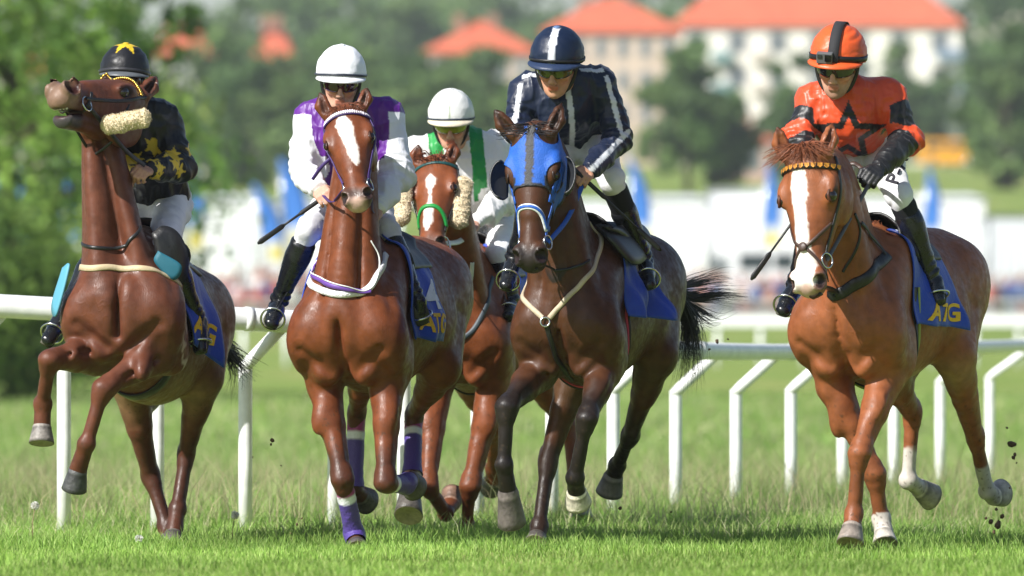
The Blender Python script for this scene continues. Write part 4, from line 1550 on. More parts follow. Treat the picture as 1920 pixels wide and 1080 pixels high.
def make_rider(r):
    R = Rider()
    Y = r['Y']
    J = {k: P(v[0], v[1], Y + v[2]) for k, v in r['J'].items()}
    R.J = J
    # the lower legs lie against the flank, never inside it
    if r.get('horse') is not None:
        cam0 = A(0, -CAMD, CAMZ)
        for nm, gap in (('knR', .075), ('knL', .075), ('anR', .055), ('anL', .055), ('toR', .05), ('toL', .05)):
            d = nrm(J[nm] - cam0)
            hit = r['horse'].bvh.ray_cast(Vector(cam0), Vector(d))
            if hit[0] is not None and hit[0].y - gap < J[nm][1] and hit[0].y > J[nm][1] - .5:
                J[nm] = P(r['J'][nm][0], r['J'][nm][1], hit[0].y - gap)
    z = A(0, 0, 1)
    hy, hpit, hro = [math.radians(x) for x in r['head']]
    f0 = A(math.sin(hy), -math.cos(hy), 0)
    f = f0 * math.cos(hpit) - z * math.sin(hpit)
    u = z * math.cos(hpit) + f0 * math.sin(hpit)
    rt = np.cross(u, f)                      # rider's left (image right)
    rt, u = rt * math.cos(hro) + u * math.sin(hro), u * math.cos(hro) - rt * math.sin(hro)
    s = r.get('hs', 1.05)
    Hc = J['head']
    h = lambda a, b, c: Hc + (rt * a + f * b + u * c) * s
    R.h, R.f, R.u, R.rt = h, f, u, rt
    root = empty('person', (J['pelvis'][0], J['pelvis'][1], J['pelvis'][2] - .15))
    tag(root, r['label'], 'person', 'jockeys riding the cantering horses')
    R.root = root
    ax3 = (rt, f, u)
    # ---------------- body: head, neck, torso, limbs and hands as one surface
    G = Shape()
    G.add(Ell(h(0, -.015, .035), A(.076, .095, .098) * s, ax3), .02)
    G.add(Ecap(h(0, .030, -.005), h(0, .048, -.095), .062 * s, .055 * s, .036 * s, .036 * s, rt), .03)
    G.add(Ell(h(0, .066, -.112), A(.024, .020, .018) * s, ax3), .02)
    for sg in (-1, 1):
        G.add(Ell(h(sg * .040, .060, -.030), A(.026, .024, .022) * s, ax3), .02)     # cheekbone
        G.add(Ecap(h(sg * .058, .0, -.05), h(sg * .030, .05, -.098), .020 * s, .02 * s, .016 * s, .018 * s, rt), .025)
        G.add(Ell(h(sg * .078, -.012, -.012), A(.010, .020, .032) * s, ax3), .008)   # ear
        G.add(Ell(h(sg * .033, .084, .026), A(.026, .012, .010) * s, ax3), .012)     # brow
        G.add(Ell(h(sg * .011, .106, -.043), A(.010, .011, .009) * s, ax3), .007)    # nostril wing
        G.cut(Ell(h(sg * .032, .100, .004), A(.018, .014, .011) * s, ax3), .012)
    G.add(Ecap(h(0, .092, .012), h(0, .116, -.038), .010 * s, .012 * s, .012 * s, .012 * s, rt), .012)   # nose
    G.add(Ecap(h(-.017, .088, -.068), h(.017, .088, -.068), .008 * s, .007 * s, .008 * s, .007 * s, u), .007)
    G.add(Ecap(h(-.015, .086, -.081), h(.015, .086, -.081), .009 * s, .008 * s, .009 * s, .008 * s, u), .007)
    G.cut(Ecap(h(-.022, .098, -.0745), h(.022, .098, -.0745), .003, .006, .003, .006, u), .004)
    sR, sL = J['shR'], J['shL']
    sc = (sR + sL) / 2
    sl = nrm(sL - sR)
    nb = J['neck']
    G.add(Ecap(h(0, -.025, -.07), nb, .052 * s, .055 * s, .062, .062, rt), .03)
    tl = lambda a, b, e: loft(a, b, e, sl, .10, 16)
    ch, pv = J['chest'], J['pelvis']
    tdir = nrm(pv - sc)
    T = [sc - tdir * .0, ch, (ch + pv) / 2, pv]
    G.add(tl(T, [.14, .15, .13, .145], [.085, .105, .095, .11]), .03)
    G.add(Ecap(sR, sL, .06, .06, .06, .06), .05)
    arms = {}
    hands = {}
    for c, sg in (('R', -1), ('L', 1)):
        S, E, W_ = J['sh' + c], J['el' + c], J['ha' + c]
        fd = nrm(W_ - E)
        wr = W_ - fd * .045
        G.add(Ecap(S, E, .046, .046, .038, .038), .03)
        G.add(Ecap(E, wr, .040, .040, .027, .022), .02)
        arms[c] = (S, E, wr, fd)
        n = nrm(A(-sg * .55, -.25, -.75))
        n = np.array(r.get('palm' + c, n), float)
        hd = np.array(r.get('hdir' + c, fd * .8 + A(-sg * .15, -.35, -.1)), float)
        hands[c] = (wr, hd, n, A(-sg * .4, .1, 1), fd)
        for p, k in hand_prims(wr, hd, n, A(-sg * .4, .1, 1)): G.add(p, k)
        HP_, KN, AN = J['hip' + c], J['kn' + c], J['an' + c]
        G.add(Ecap(HP_, KN, .075, .075, .05, .05), .04)
        G.add(Ecap(KN, AN, .045, .045, .032, .032), .02)
    V, Q = G.mesh(VR)
    V = relax(V, Q, 1, .4)
    skin = np.array(r.get('skin', (.50, .27, .18)))
    col = np.tile(skin, (len(V), 1)) * (1 + .08 * vnoise(V, 30))[:, None]
    for sg in (-1, 1):
        col = paint(col, V, Ell(h(sg * .042, .062, -.042), A(.026, .03, .022) * s, ax3), skin * A(1.12, .85, .82), .02)
        col = paint(col, V, Ell(h(sg * .033, .094, .030), A(.024, .02, .006) * s, ax3), A(.05, .03, .02), .004)
    col = paint(col, V, Ecap(h(-.018, .094, -.0745), h(.018, .094, -.0745), .012, .012, .012, .012), skin * A(.92, .55, .52), .006)
    if r.get('stubble'):
        col = paint(col, V, Ecap(h(0, .05, -.105), h(0, .075, -.105), .05 * s, .05 * s, .05 * s, .03 * s), skin * .62, .03)
    keep(mesh_from('body', V, Q, M_skin, None, col), root)
    for c in r.get('gloves', ''):
        G = Shape()
        w_, hd, n, tu, fd = hands[c]
        for p, k in hand_prims(w_, hd, n, tu):
            p.p = tuple(x + .003 for x in p.p); G.add(p, k)
        G.add(Ecap(w_ - fd * .02, w_ + nrm(hd) * .02, .032, .030, .034, .026), .01)
        V, Q = G.mesh(.0050)
        keep(mesh_from('glove', V, Q, mat('glove_leather', (.014, .014, .015), rough=.5, bump=.3, bscale=90)), root)
    # ---------------- jacket
    G = Shape()
    puff = r.get('puff', 1.0)
    G.add(tl([sc - tdir * .02, ch, (ch + pv) / 2 + tdir * .0, pv - tdir * r.get('hem', .03)], [.155, .178 * puff, .165 * puff, .165], [.098, .128, .122 * puff, .128]), .03)
    G.add(Ecap(sR + sl * .01, sL - sl * .01, .078, .078, .078, .078), .06)
    G.add(Ecap(nb + nrm(Hc - nb) * .03, nb - nrm(Hc - nb) * .06, .066, .066, .085, .08, rt), .04)
    for c in 'RL':
        S, E, wr, fd = arms[c]
        G.add(Ecap(S, E, .074 * puff, .074 * puff, .066 * puff, .066 * puff), .04)
        m = E + (wr - E) * .55
        G.add(Ecap(E, m, .064 * puff, .066 * puff, .054 * puff, .054 * puff), .03)
        G.add(Ecap(m, wr - fd * .012, .052 * puff, .052 * puff, .036, .034), .03)
    V, Q = G.mesh(VR)
    N = vnormals(V, Q)
    # gathers and folds of the silk
    B = np.stack([sl, tdir, np.cross(sl, tdir)], 1)
    q = V @ B * A(1.5, .7, 1.1)
    fold = (1 - np.abs(vnoise(q + r['seed'], 6)) ** .7) * .024 + (1 - np.abs(vnoise(q + 9 + r['seed'], 14)) ** .7) * .013 + (1 - np.abs(vnoise(q * A(1, .6, 1) + 4, 27))) * .006 - .006
    for c in 'RL':
        S, E, wr, fd = arms[c]
        ne = np.exp(-(np.linalg.norm(V - E, axis=1) / .10) ** 2)
        t = (V - E) @ nrm(wr - S)
        fold += .008 * ne * np.sin(t * 150 + 3 * vnoise(V, 9))
        nw_ = np.exp(-(np.linalg.norm(V - wr, axis=1) / .05) ** 2)
        fold += .004 * nw_ * np.sin(((V - wr) @ fd) * 330)
    V = V + N * (fold * r.get('fold', 1.0) - .012)[:, None]
    N = vnormals(V, Q)
    # where each point sits: torso or which sleeve, and how far down it
    info = {}
    for c in 'RL':
        S, E, wr, fd = arms[c]
        Lu, Lf = np.linalg.norm(E - S), np.linalg.norm(wr - E)
        tu = np.clip(((V - S) @ nrm(E - S)) / Lu, 0, 1)
        tf = np.clip(((V - E) @ nrm(wr - E)) / Lf, 0, 1)
        du = np.linalg.norm(V - (S + np.outer(tu, E - S)), axis=1)
        df = np.linalg.norm(V - (E + np.outer(tf, wr - E)), axis=1)
        info[c] = (np.where(du < df, tu, 1 + tf), np.minimum(du, df))
    tt = np.clip(((V - sc) @ (pv - sc)) / np.dot(pv - sc, pv - sc), 0, 1)
    dt = np.linalg.norm((V - (sc + np.outer(tt, pv - sc))) * 1.0, axis=1)
    info['torso'] = (tt, dt)
    side = (V - sc) @ sl
    hw = np.linalg.norm(sL - sR) / 2
    info['side'] = side / hw
    info['front'] = N @ np.cross(tdir, sl) * (1 if np.dot(np.cross(tdir, sl), A(0, -1, 0)) > 0 else -1)
    info['down'] = (V - sc) @ tdir
    slv = {}
    for c, sg in (('R', -1), ('L', 1)):
        slv[c] = (info[c][1] < .12) & ((side * sg > hw * (1.02 - 1.9 * np.clip(info['down'], 0, .3))) | (info[c][0] > .75)) & (info[c][0] > .02)
    info['sleeve'] = slv
    col = r['silk'](V, N, info, R)
    jk = keep(mesh_from('jacket', V, Q, M_silk, None, col), root)
    R.jV, R.jQ, R.jN = V, Q, N
    # ---------------- breeches
    G = Shape()
    hipR, hipL = J['hipR'], J['hipL']
    G.add(Ecap(hipR + (hipL - hipR) * .15, hipL - (hipL - hipR) * .15, .125, .13, .125, .13, z), .05)
    G.add(Ecap(pv, pv - tdir * .10, .15, .115, .15, .11, sl), .05)
    ends = {}
    for c in 'RL':
        HP_, KN, AN = J['hip' + c], J['kn' + c], J['an' + c]
        G.add(Ecap(HP_, KN, .106, .106, .064, .068), .04)
        e = KN + (AN - KN) * r.get('breech', .22)
        G.add(Ecap(KN, e, .062, .066, .054, .056), .03)
        ends[c] = e
    V, Q = G.mesh(VR * 1.15)
    N = vnormals(V, Q)
    V = V + N * (np.abs(vnoise(V * A(1, 1, 1.7) + r['seed'], 9)) * .012 + .004 * vnoise(V, 24) - .005)[:, None]
    V = relax(V, Q, 1, .4)
    col = np.tile(np.array(r.get('breeches', (.74, .74, .76))), (len(V), 1)) * (1 + .04 * vnoise(V, 8))[:, None]
    br = keep(mesh_from('breeches', V, Q, M_cotton, None, col), root)
    R.bV, R.bQ = V, Q
    # ---------------- boots
    R.feet = {}
    for c in 'RL':
        KN, AN, TO = J['kn' + c], J['an' + c], J['to' + c]
        G = Shape()
        fd = nrm(TO - AN)
        sd = nrm(AN - KN)
        lat = nrm(np.cross(sd, fd))
        fd2 = TO - AN
        b0 = KN + (AN - KN) * r.get('boot', .20)
        G.add(loft([b0, KN + (AN - KN) * .42, KN + (AN - KN) * .75, AN], [.064, .066, .050, .044], [.066, .072, .054, .048], lat, .012, 14), .01)
        heel = AN + sd * .055 - nrm(fd2) * .02
        G.add(Ecap(AN, heel + nrm(fd2) * .02, .042, .046, .036, .046, lat), .02)
        G.add(Ecap(heel, AN + fd2 * .55 + sd * .045, .034, .030, .040, .030, lat), .02)
        G.add(Ecap(AN + fd2 * .35 + sd * .02, TO + sd * .02, .042, .042, .034, .026, lat), .02)
        V, Q = G.mesh(VR)
        N = vnormals(V, Q)
        fl = np.exp(-(np.linalg.norm(V - AN, axis=1) / .07) ** 2)
        V = V + N * (.004 * vnoise(V, 18) + fl * .006 * np.sin(((V - AN) @ sd) * 140 + 2 * vnoise(V, 12)))[:, None]
        bt = keep(mesh_from('boot', V, Q, M_boot, None), root)
        if r.get('sock'):
            G = Shape()
            G.add(Ecap(KN + (AN - KN) * .12, KN + (AN - KN) * (r.get('boot', .2) + .06), .063, .066, .058, .061, lat), .01)
            V, Q = G.mesh(VR)
            keep(mesh_from('sock', V, Q, mat('knit', (.006, .007, .009), rough=.85), None), root)
        sole = MB()
        sole.tube([heel + sd * .034, AN + fd2 * .5 + sd * .078, TO + sd * .048], [.034, .042, .030], 12, flat=.22, ref=lat, col=(.05, .05, .03))
        keep(sole.build('sole', mat('boot_sole', (.045, .045, .02), rough=.6), None), root)
        R.feet[c] = (AN, TO, TO * .72 + AN * .28 + sd * .03, lat, sd)
    # ---------------- helmet, peak, band, goggles, chin strap
    hc = h(0, -.012, .042)
    rx, rf, ru = .116 * s, .140 * s, .128 * s
    R.hc, R.hr = hc, (rx, rf, ru)
    low = lambda th: np.radians(-20 + 24 * (0.5 + 0.5 * np.cos(th)) ** 1.5)
    def dome(th, ph, off=0.0):
        c = np.cos(ph)
        return hc + np.outer(np.sin(th) * c, rt) * (rx + off) + np.outer(np.cos(th) * c, f) * (rf + off) + np.outer(np.sin(ph), u) * (ru + off)
    R.dome, R.low = dome, low
    nt, npz = 72, 30
    th = np.arange(nt) / nt * 2 * math.pi
    V, C = [], []
    for j in range(npz):
        g = j / (npz - 1)
        ph = low(th) + (math.pi / 2 - low(th)) * g
        p = dome(th, ph)
        V.append(p); C.append(r['cap'](th, ph, g))
    V = np.concatenate(V); C = np.concatenate(C)
    q = [(j * nt + i, j * nt + (i + 1) % nt, (j + 1) * nt + (i + 1) % nt, (j + 1) * nt + i) for j in range(npz - 1) for i in range(nt)]
    # lining turned in under the rim
    rim = hc + (V[:nt] - hc) * .86 + u * .01
    base = len(V)
    V = np.concatenate([V, rim]); C = np.concatenate([C, np.tile(A(.02, .02, .02), (nt, 1))])
    q += [(base + i, base + (i + 1) % nt, (i + 1) % nt, i) for i in range(nt)]
    Nn = (V - hc); Nn /= np.linalg.norm(Nn, axis=1)[:, None]
    V = V + Nn * (np.abs(vnoise((V - hc) @ np.stack([rt, f, u], 1) * A(1, 1, 2.2) + r['seed'], 16)) * .0045 * r.get('capfold', 1))[:, None]
    he = keep(mesh_from('helmet', V, q, M_helm, None, C), root)
    R.he = he
    mb = MB()
    mb.sphere(hc + u * (ru + .001), A(.016, .016, .006) * s, 12, 6, r.get('button', (.6, .6, .6)), (rt, f, u))
    keep(mb.build('button', M_helm, None, True, True), he)
    # peak
    n = 23
    tp = np.linspace(-1.25, 1.25, n)
    V = []
    for k, (o, dn) in enumerate(((-.006, .0), (.012, -.002), (.030, -.008), (.046, -.017))):
        base_ = dome(tp, low(tp))
        out = np.outer(np.sin(tp) * .55, rt) + np.outer(np.cos(tp), f)
        out /= np.linalg.norm(out, axis=1)[:, None]
        ed = np.cos(tp / 1.25 * math.pi / 2)[:, None] ** .6
        V.append(base_ + out * o * s * np.maximum(ed, .0) + u * dn * s * ed + u * .002)
    V = np.concatenate(V)
    q = [(j * n + i, j * n + i + 1, (j + 1) * n + i + 1, (j + 1) * n + i) for j in range(3) for i in range(n - 1)]
    pk = keep(mesh_from('peak', V, q, M_helm, None, np.tile(np.array(r['peak']), (len(V), 1))), he)
    md = pk.modifiers.new('thickness', 'SOLIDIFY'); md.thickness = .005 * s; md.offset = 0
    if 'band' in r:
        bc, b0, b1 = r['band']
        V = []
        for g in (b0, (b0 + b1) / 2, b1):
            V.append(dome(th, low(th) + g, .0055))
        V = np.concatenate(V)
        q = [(j * nt + i, j * nt + (i + 1) % nt, (j + 1) * nt + (i + 1) % nt, (j + 1) * nt + i) for j in range(2) for i in range(nt)]
        b = keep(mesh_from('band', V, q, M_helm, None, np.tile(np.array(bc), (len(V), 1))), he)
        md = b.modifiers.new('thickness', 'SOLIDIFY'); md.thickness = .004; md.offset = 0
    # goggles
    n, m = 31, 9
    tg = np.linspace(-1.15, 1.15, n)
    V, C = [], []
    for j in range(m):
        v = -1 + 2 * j / (m - 1)
        hh = .027 * (1 - .35 * (np.abs(tg) / 1.15) ** 3) * s
        nose = .018 * s * np.exp(-(tg / .14) ** 2) * (v < 0)
        zc = .002 * s + v * hh + nose * (-v)
        bul = .004 * (1 - v * v)
        p = Hc + np.outer(np.sin(tg) * (.082 * s + bul), rt) + np.outer(.010 * s + np.cos(tg) * (.098 * s + bul), f) + np.outer(zc, u)
        V.append(p)
        fr = np.clip((np.abs(v) - .72) / .1, 0, 1) if True else 0
        lens = np.array(r['lens'][0]) * (1 - (j / (m - 1))) + np.array(r['lens'][1]) * (j / (m - 1))
        C.append(np.tile(lens * (1 - fr) + A(.01, .01, .01) * fr, (n, 1)))
    V = np.concatenate(V)
    q = [(j * n + i, j * n + i + 1, (j + 1) * n + i + 1, (j + 1) * n + i) for j in range(m - 1) for i in range(n - 1)]
    gg = keep(mesh_from('goggles', V, q, M_lens, None, np.concatenate(C)), root)
    md = gg.modifiers.new('thickness', 'SOLIDIFY'); md.thickness = .006; md.offset = 0
    ts = np.linspace(1.12, 2 * math.pi - 1.12, 40)
    pts = Hc + np.outer(np.sin(ts) * .092 * s, rt) + np.outer(-.005 * s + np.cos(ts) * .112 * s, f) + np.outer(.004 + 0 * ts, u)
    V, Q2 = [], []
    for k in (-.011, .011): V.append(pts + u * k * s)
    V = np.concatenate(V); n2 = len(ts)
    gs = keep(mesh_from('strap', V, [(i, i + 1, n2 + i + 1, n2 + i) for i in range(n2 - 1)], M_black), gg)
    md = gs.modifiers.new('thickness', 'SOLIDIFY'); md.thickness = .003
    cs = MB()
    for sg in (-1, 1):
        cs.tube(catmull([h(sg * .092, .012, .03), h(sg * .083, .020, -.035), h(sg * .055, .035, -.095), h(0, .045, -.128)], 16), .0075 * s, 8, flat=.5)
    keep(cs.build('chin_strap', M_black, None), he)
    return R
ONLY = ("h1", "h2", "h3", "h4", "h5")
# ------------------------------------------------------------------ the five horses
LEGDARK = dict(dark=.55)
specs = dict(
    h1=dict(Y=.3, yaw=10, pitch=11, chest=(222, 563), nbase=(.25, -.09, 1.27), nf=.30, wide=1.20, nat=(.26, -.055, -.15), nos=1.45, jawt=1.2, drop=.07,
            poll=(242, 170, .30), muzzle=(103, 152, -.25), roll=2, mouth=.030, hk=1.27,
            nend=(.0, .25, 1.0), neckw=.84,
            ears=[((.02, -.06, -.01), (196, 144, .28)), ((.02, .065, -.02), (293, 144, .40))],
            FR=[(93, 674, -.10), (80, 757, .04), (79, 800, .05), (78, 831, .03)],
            FL=[(194, 727, -.09), (162, 832, -.09), (146, 882, -.03), (139, 918, .0)],
            HR=[(282, 890, 1.30), (311, 985, 1.22), (317, 1010, 1.18), (320, 1030, 1.12)],
            HL=[(350, 850, 1.28), (333, 955, 1.18), (326, 1003, 1.12), (322, 1028, 1.06)],
            elb_FR=(.20, -.16, .92), elb_FL=(.20, .16, .92),
            coat=(.108, .036, .019), points=(.05, .022, .016), belly=(.30, .19, .10), muzzlecol=(.20, .13, .09), sweat=.85,
            legs=dict(HR=dict(dark=.35), HL=dict(dark=.35)),
            hooves=dict(FR=dict(col=(.20, .18, .16)), FL=dict(col=(.06, .06, .06))),
            label='dark chestnut horse throwing its head up with mouth open and sheepskin cheek roll'),
    h2=dict(Y=0, groove=-.012, yaw=15, chest=(638, 612), hw=1.28, wide=1.14, nbase=(.26, 0, 1.30), nf=.30,
            poll=(646, 205, .02), muzzle=(668, 376, -.34), mouth=.012,
            ears=[((.03, -.062, .005), (600, 174, .03)), ((.03, .062, .005), (688, 165, .03))],
            FR=[(643, 900, .06), (664, 1000, .20), (669, 1022, .13), (671, 1036, .07)],
            FL=[(722, 906, -.02), (760, 908, .22), (768, 900, .30), (778, 915, .37)],
            HR=[(669, 772, 1.45), (663, 915, 1.42), (676, 928, 1.50), (689, 940, 1.57)],
            HL=[(776, 778, 1.40), (773, 892, 1.22), (769, 925, 1.14), (766, 966, 1.06)],
            elb_FR=(.24, -.15, .86), elb_FL=(.24, .17, .86), sti_HL=(1.10, .20, .96),
            coat=(.140, .040, .0145), points=(.035, .018, .014), muzzlecol=(.075, .055, .048),
            sweat=.3, blaze=[(.12, -.01, .012), (.20, -.008, .030), (.30, .0, .028), (.42, .008, .022), (.60, .018, .013), (.64, .02, .004)],
            pink=(1.0, -.005, .05),
            legs=dict(FR=dict(dark=.5), FL=dict(dark=.4), HR=dict(dark=.5), HL=dict(dark=.5, sock=.97)),
            hooves=dict(HL=dict(size=1.15)),
            label='dark chestnut horse with purple bridle, jagged white blaze and purple leg wraps'),
    h3=dict(Y=2.6, groove=-.012, yaw=10, chest=(855, 620), hw=1.3, nbase=(.26, 0, 1.27), nf=.7,
            poll=(814, 300, -.42), muzzle=(802, 466, -.80), roll=8,
            ears=[((.03, -.06, .005), (784, 271, -.42)), ((.03, .06, .005), (852, 268, -.42))],
            FR=[(802, 912, -.05), (836, 962, .17), (846, 945, .27), (850, 928, .33)],
            FL=[(881, 912, .08), (875, 985, .22), (873, 1006, .16), (872, 1018, .10)],
            HR=[(925, 800, 1.5), (925, 878, 1.78), (924, 900, 1.84), (920, 914, 1.90)],
            HL=[(1066, 800, 1.45), (1079, 922, 1.38), (1086, 944, 1.36), (1089, 976, 1.32)],
            elb_FL=(.24, .15, .86), elb_FR=(.24, -.15, .86),
            coat=(.175, .051, .018), points=(.08, .03, .018), muzzlecol=(.09, .06, .05),
            blaze=[(.20, 0, .003), (.26, 0, .020), (.32, 0, .018), (.38, 0, .006), (.5, 0, .006), (.58, -.003, .020), (.72, -.006, .017), (.8, -.006, .004)],
            pink=(.95, -.02, .05),
            legs=dict(HL=dict(sock=.75)), hooves=dict(HL=dict(col=(.25, .22, .18), size=1.1), FR=dict(col=(.16, .09, .06))),
            label='chestnut horse behind the others with green noseband, white star and pale sheepskin cheekpieces'),
    h4=dict(Y=-.3, groove=-.012, yaw=15, chest=(1050, 598), hw=1.16, nbase=(.26, 0, 1.30), nf=.6,
            poll=(999, 243, -.20), muzzle=(988, 498, -.40), roll=3,
            ears=[((.03, -.062, .005), (927, 206, -.18)), ((.03, .062, .005), (1054, 194, -.18))],
            FR=[(950, 762, -.18), (945, 872, -.18), (953, 925, -.13), (960, 982, -.06)],
            FL=[(1100, 785, -.14), (1078, 896, -.05), (1081, 922, .03), (1084, 944, .08)],
            HR=[(1028, 865, .92), (1011, 985, .80), (1007, 1008, .76), (1004, 1024, .70)],
            HL=[(1182, 815, 1.35), (1157, 872, 1.62), (1150, 893, 1.67), (1142, 924, 1.71)],
            elb_FR=(.22, -.16, .90), elb_FL=(.22, .16, .90), sti_HR=(1.0, -.17, .95), sti_HL=(1.12, .20, .98),
            coat=(.064, .024, .010), points=(.014, .011, .010), belly=(.09, .05, .025), muzzlecol=(.020, .016, .015), muzamt=.95,
            legs=dict(FR=dict(dark=.96, up=.3), FL=dict(dark=.96, up=.3), HR=dict(dark=.7, up=-.3), HL=dict(dark=.92, up=.25)),
            hooves=dict(FR=dict(col=(.12, .10, .095), size=1.1), FL=dict(col=(.50, .46, .36), sole=(.5, .45, .33), size=1.05), HL=dict(col=(.12, .11, .11), sole=(.45, .28, .12), size=1.1)),
            label='dark bay horse in a blue hood with blinkers and black lower legs'),
    h5=dict(Y=-.4, groove=-.012, yaw=22, chest=(1574, 598), wide=1.10, hw=1.3, nbase=(.26, 0, 1.28), nf=.8,
            poll=(1512, 281, -.35), muzzle=(1506, 549, -.52), roll=9,
            ears=[((.03, -.062, .005), (1457, 237, -.33)), ((.03, .062, .005), (1561, 231, -.33))],
            FL=[(1611, 850, -.05), (1601, 963, -.03), (1598, 988, -.06), (1594, 1019, -.10)],
            FR=[(1640, 888, .25), (1652, 972, .30), (1657, 998, .27), (1660, 1022, .22)],
            HR=[(1711, 773, 1.42), (1703, 900, 1.42), (1723, 915, 1.54), (1746, 932, 1.62)],
            HL=[(1828, 820, 1.38), (1850, 920, 1.60), (1862, 930, 1.68), (1878, 924, 1.76)],
            elb_FR=(.24, -.11, .82), elb_FL=(.24, .15, .86), sti_HL=(1.10, .21, .98), sti_HR=(1.12, -.15, .92),
            coat=(.235, .076, .029), points=(.12, .045, .022), belly=(.36, .24, .13), muzzlecol=(.16, .12, .11), muzamt=.6,
            blaze=[(.11, -.012, .006), (.18, -.010, .024), (.28, -.010, .026), (.42, -.008, .022), (.55, -.006, .021), (.70, -.004, .024), (.80, -.002, .038), (.92, -.002, .040), (.99, -.004, .03)],
            pink=(1.0, .0, .06),
            legs=dict(FR=dict(sock=.95), HR=dict(sock=.48), HL=dict(sock=.45)),
            hooves=dict(FL=dict(col=(.24, .20, .17), size=1.05), FR=dict(col=(.5, .46, .40)), HR=dict(col=(.32, .28, .22)), HL=dict(col=(.42, .38, .32))),
            label='bright chestnut horse with broad white blaze and orange and black browband'),
)
HS = {k: make_horse(v) for k, v in specs.items() if k in ONLY}


# ------------------------------------------------------------------ riders
def plain(c): return np.array(c, float)


def silk_black_stars(V, N, I, R):
    col = np.tile(plain((.007, .008, .011)), (len(V), 1))
    r = np.random.default_rng(4)
    for c in 'RL':
        S, E, W_ = R.J['sh' + c], R.J['el' + c], R.J['ha' + c]
        for (a, b) in ((S, E), (E, W_)):
            d = nrm(b - a); x = nrm(np.cross(d, A(0, -1, 0))); y = np.cross(x, d)
            for t in ((.80,) if a is S else (.30, .80)):
                for ang in ((-75, 5, 85, 165) if t != .30 else (-35, 45, 125, 205)):
                    g = math.radians(ang + r.uniform(-12, 12))
                    o = x * math.sin(g) + (-y if y[1] > 0 else y) * math.cos(g)
                    e = np.cross(o, d)
                    p = V - (a + (b - a) * t)
                    w = in_star(p @ e, p @ d, .045, r.uniform(0, 1.2)) & ((p @ o) > .02) & (np.abs(p @ d) < .06)
                    col[w] = (.62, .43, .03)
    return col


def silk_purple(V, N, I, R):
    col = np.tile(plain((.10, .012, .22)), (len(V), 1))
    w = I['sleeve']['R'] | I['sleeve']['L']
    low = I['torso'][0] > .70
    col[w] = (.76, .77, .82)
    col[low & ~w] = (.74, .75, .80)
    return col


def silk_green(V, N, I, R):
    col = np.tile(plain((.74, .73, .72)), (len(V), 1))
    a = np.abs(I['side'])
    w = (a > .34) & (a < .70) & (I['down'] < .20) & ~(I['sleeve']['R'] | I['sleeve']['L'])
    col[w] = (.015, .27, .055)
    return col


def silk_navy(V, N, I, R):
    col = np.tile(plain((.007, .013, .036)), (len(V), 1))
    stripe = plain((.58, .60, .64))
    sp = (np.abs(I['side'] - .06) < .075) & (I['front'] > .1) & ~(I['sleeve']['R'] | I['sleeve']['L'])
    col[sp] = stripe
    for c, sg in (('R', -1), ('L', 1)):
        S, E, W_ = R.J['sh' + c], R.J['el' + c], R.J['ha' + c]
        nb = R.J['neck']
        for a, b in ((nb, S), (S, E), (E, W_)):
            d = nrm(b - a)
            n = A(sg * .35, -.55, .75) if a is nb else A(sg * .35, -.9, .15)
            n = nrm(n - d * (n @ d))
            e = np.cross(n, d)
            p = V - a
            t = (p @ d) / np.linalg.norm(b - a)
            w = (np.abs(p @ e) < .013) & (p @ n > .01) & (t > (.25 if a is nb else -.05)) & (t < 1.05) & (np.linalg.norm(p - np.outer(p @ d, d), axis=1) < .12)
            col[w] = stripe
    return col


def silk_orange(V, N, I, R):
    col = np.tile(plain((.62, .070, .020)), (len(V), 1))
    blk = plain((.010, .010, .011))
    for c in 'RL':
        t = I[c][0]
        col[I['sleeve'][c] & ((t > .30) & (t < .72 + .10 * np.sin(V[:, 0] * 30)))] = blk
        col[I['sleeve'][c] & (t > 1.12)] = blk
    # star across the breast: black five-pointed star with an orange star inside
    c = R.J['chest'] * .55 + R.J['pelvis'] * .45
    c = P(*R.star)
    x, y = V[:, 0] - c[0], V[:, 2] - c[2]
    sk = 1.22
    w = in_star(x / sk, y * 1.0, .165, 0.0, .42) & (N[:, 1] < .25) & ~(I['sleeve']['R'] | I['sleeve']['L'])
    w2 = in_star(x / sk, y + .004, .092, 0.0, .42)
    col[w & ~w2] = blk
    return col


def cap_plain(c):
    return lambda th, ph, g: np.tile(plain(c), (len(th), 1))


def cap_star(th, ph, g):
    col = np.tile(plain((.010, .010, .012)), (len(th), 1))
    x, y = np.cos(ph) * np.sin(th), np.cos(ph) * np.cos(th) - .12
    w = in_star(x, y, .62, math.pi, .45)
    col[w] = (.66, .45, .02)
    return col


def cap_green(th, ph, g):
    col = np.tile(plain((.72, .72, .70)), (len(th), 1))
    w = (np.abs(np.sin(th * 2)) < .035 / max(np.cos(ph).mean(), .05))
    col[w] = (.30, .36, .26)
    return col


def cap_navy(th, ph, g):
    col = np.tile(plain((.006, .013, .036)), (len(th), 1))
    w = (np.abs(np.sin(th)) * np.cos(ph) < .13) & (np.cos(th) > 0)
    col[w] = (.60, .62, .68)
    return col


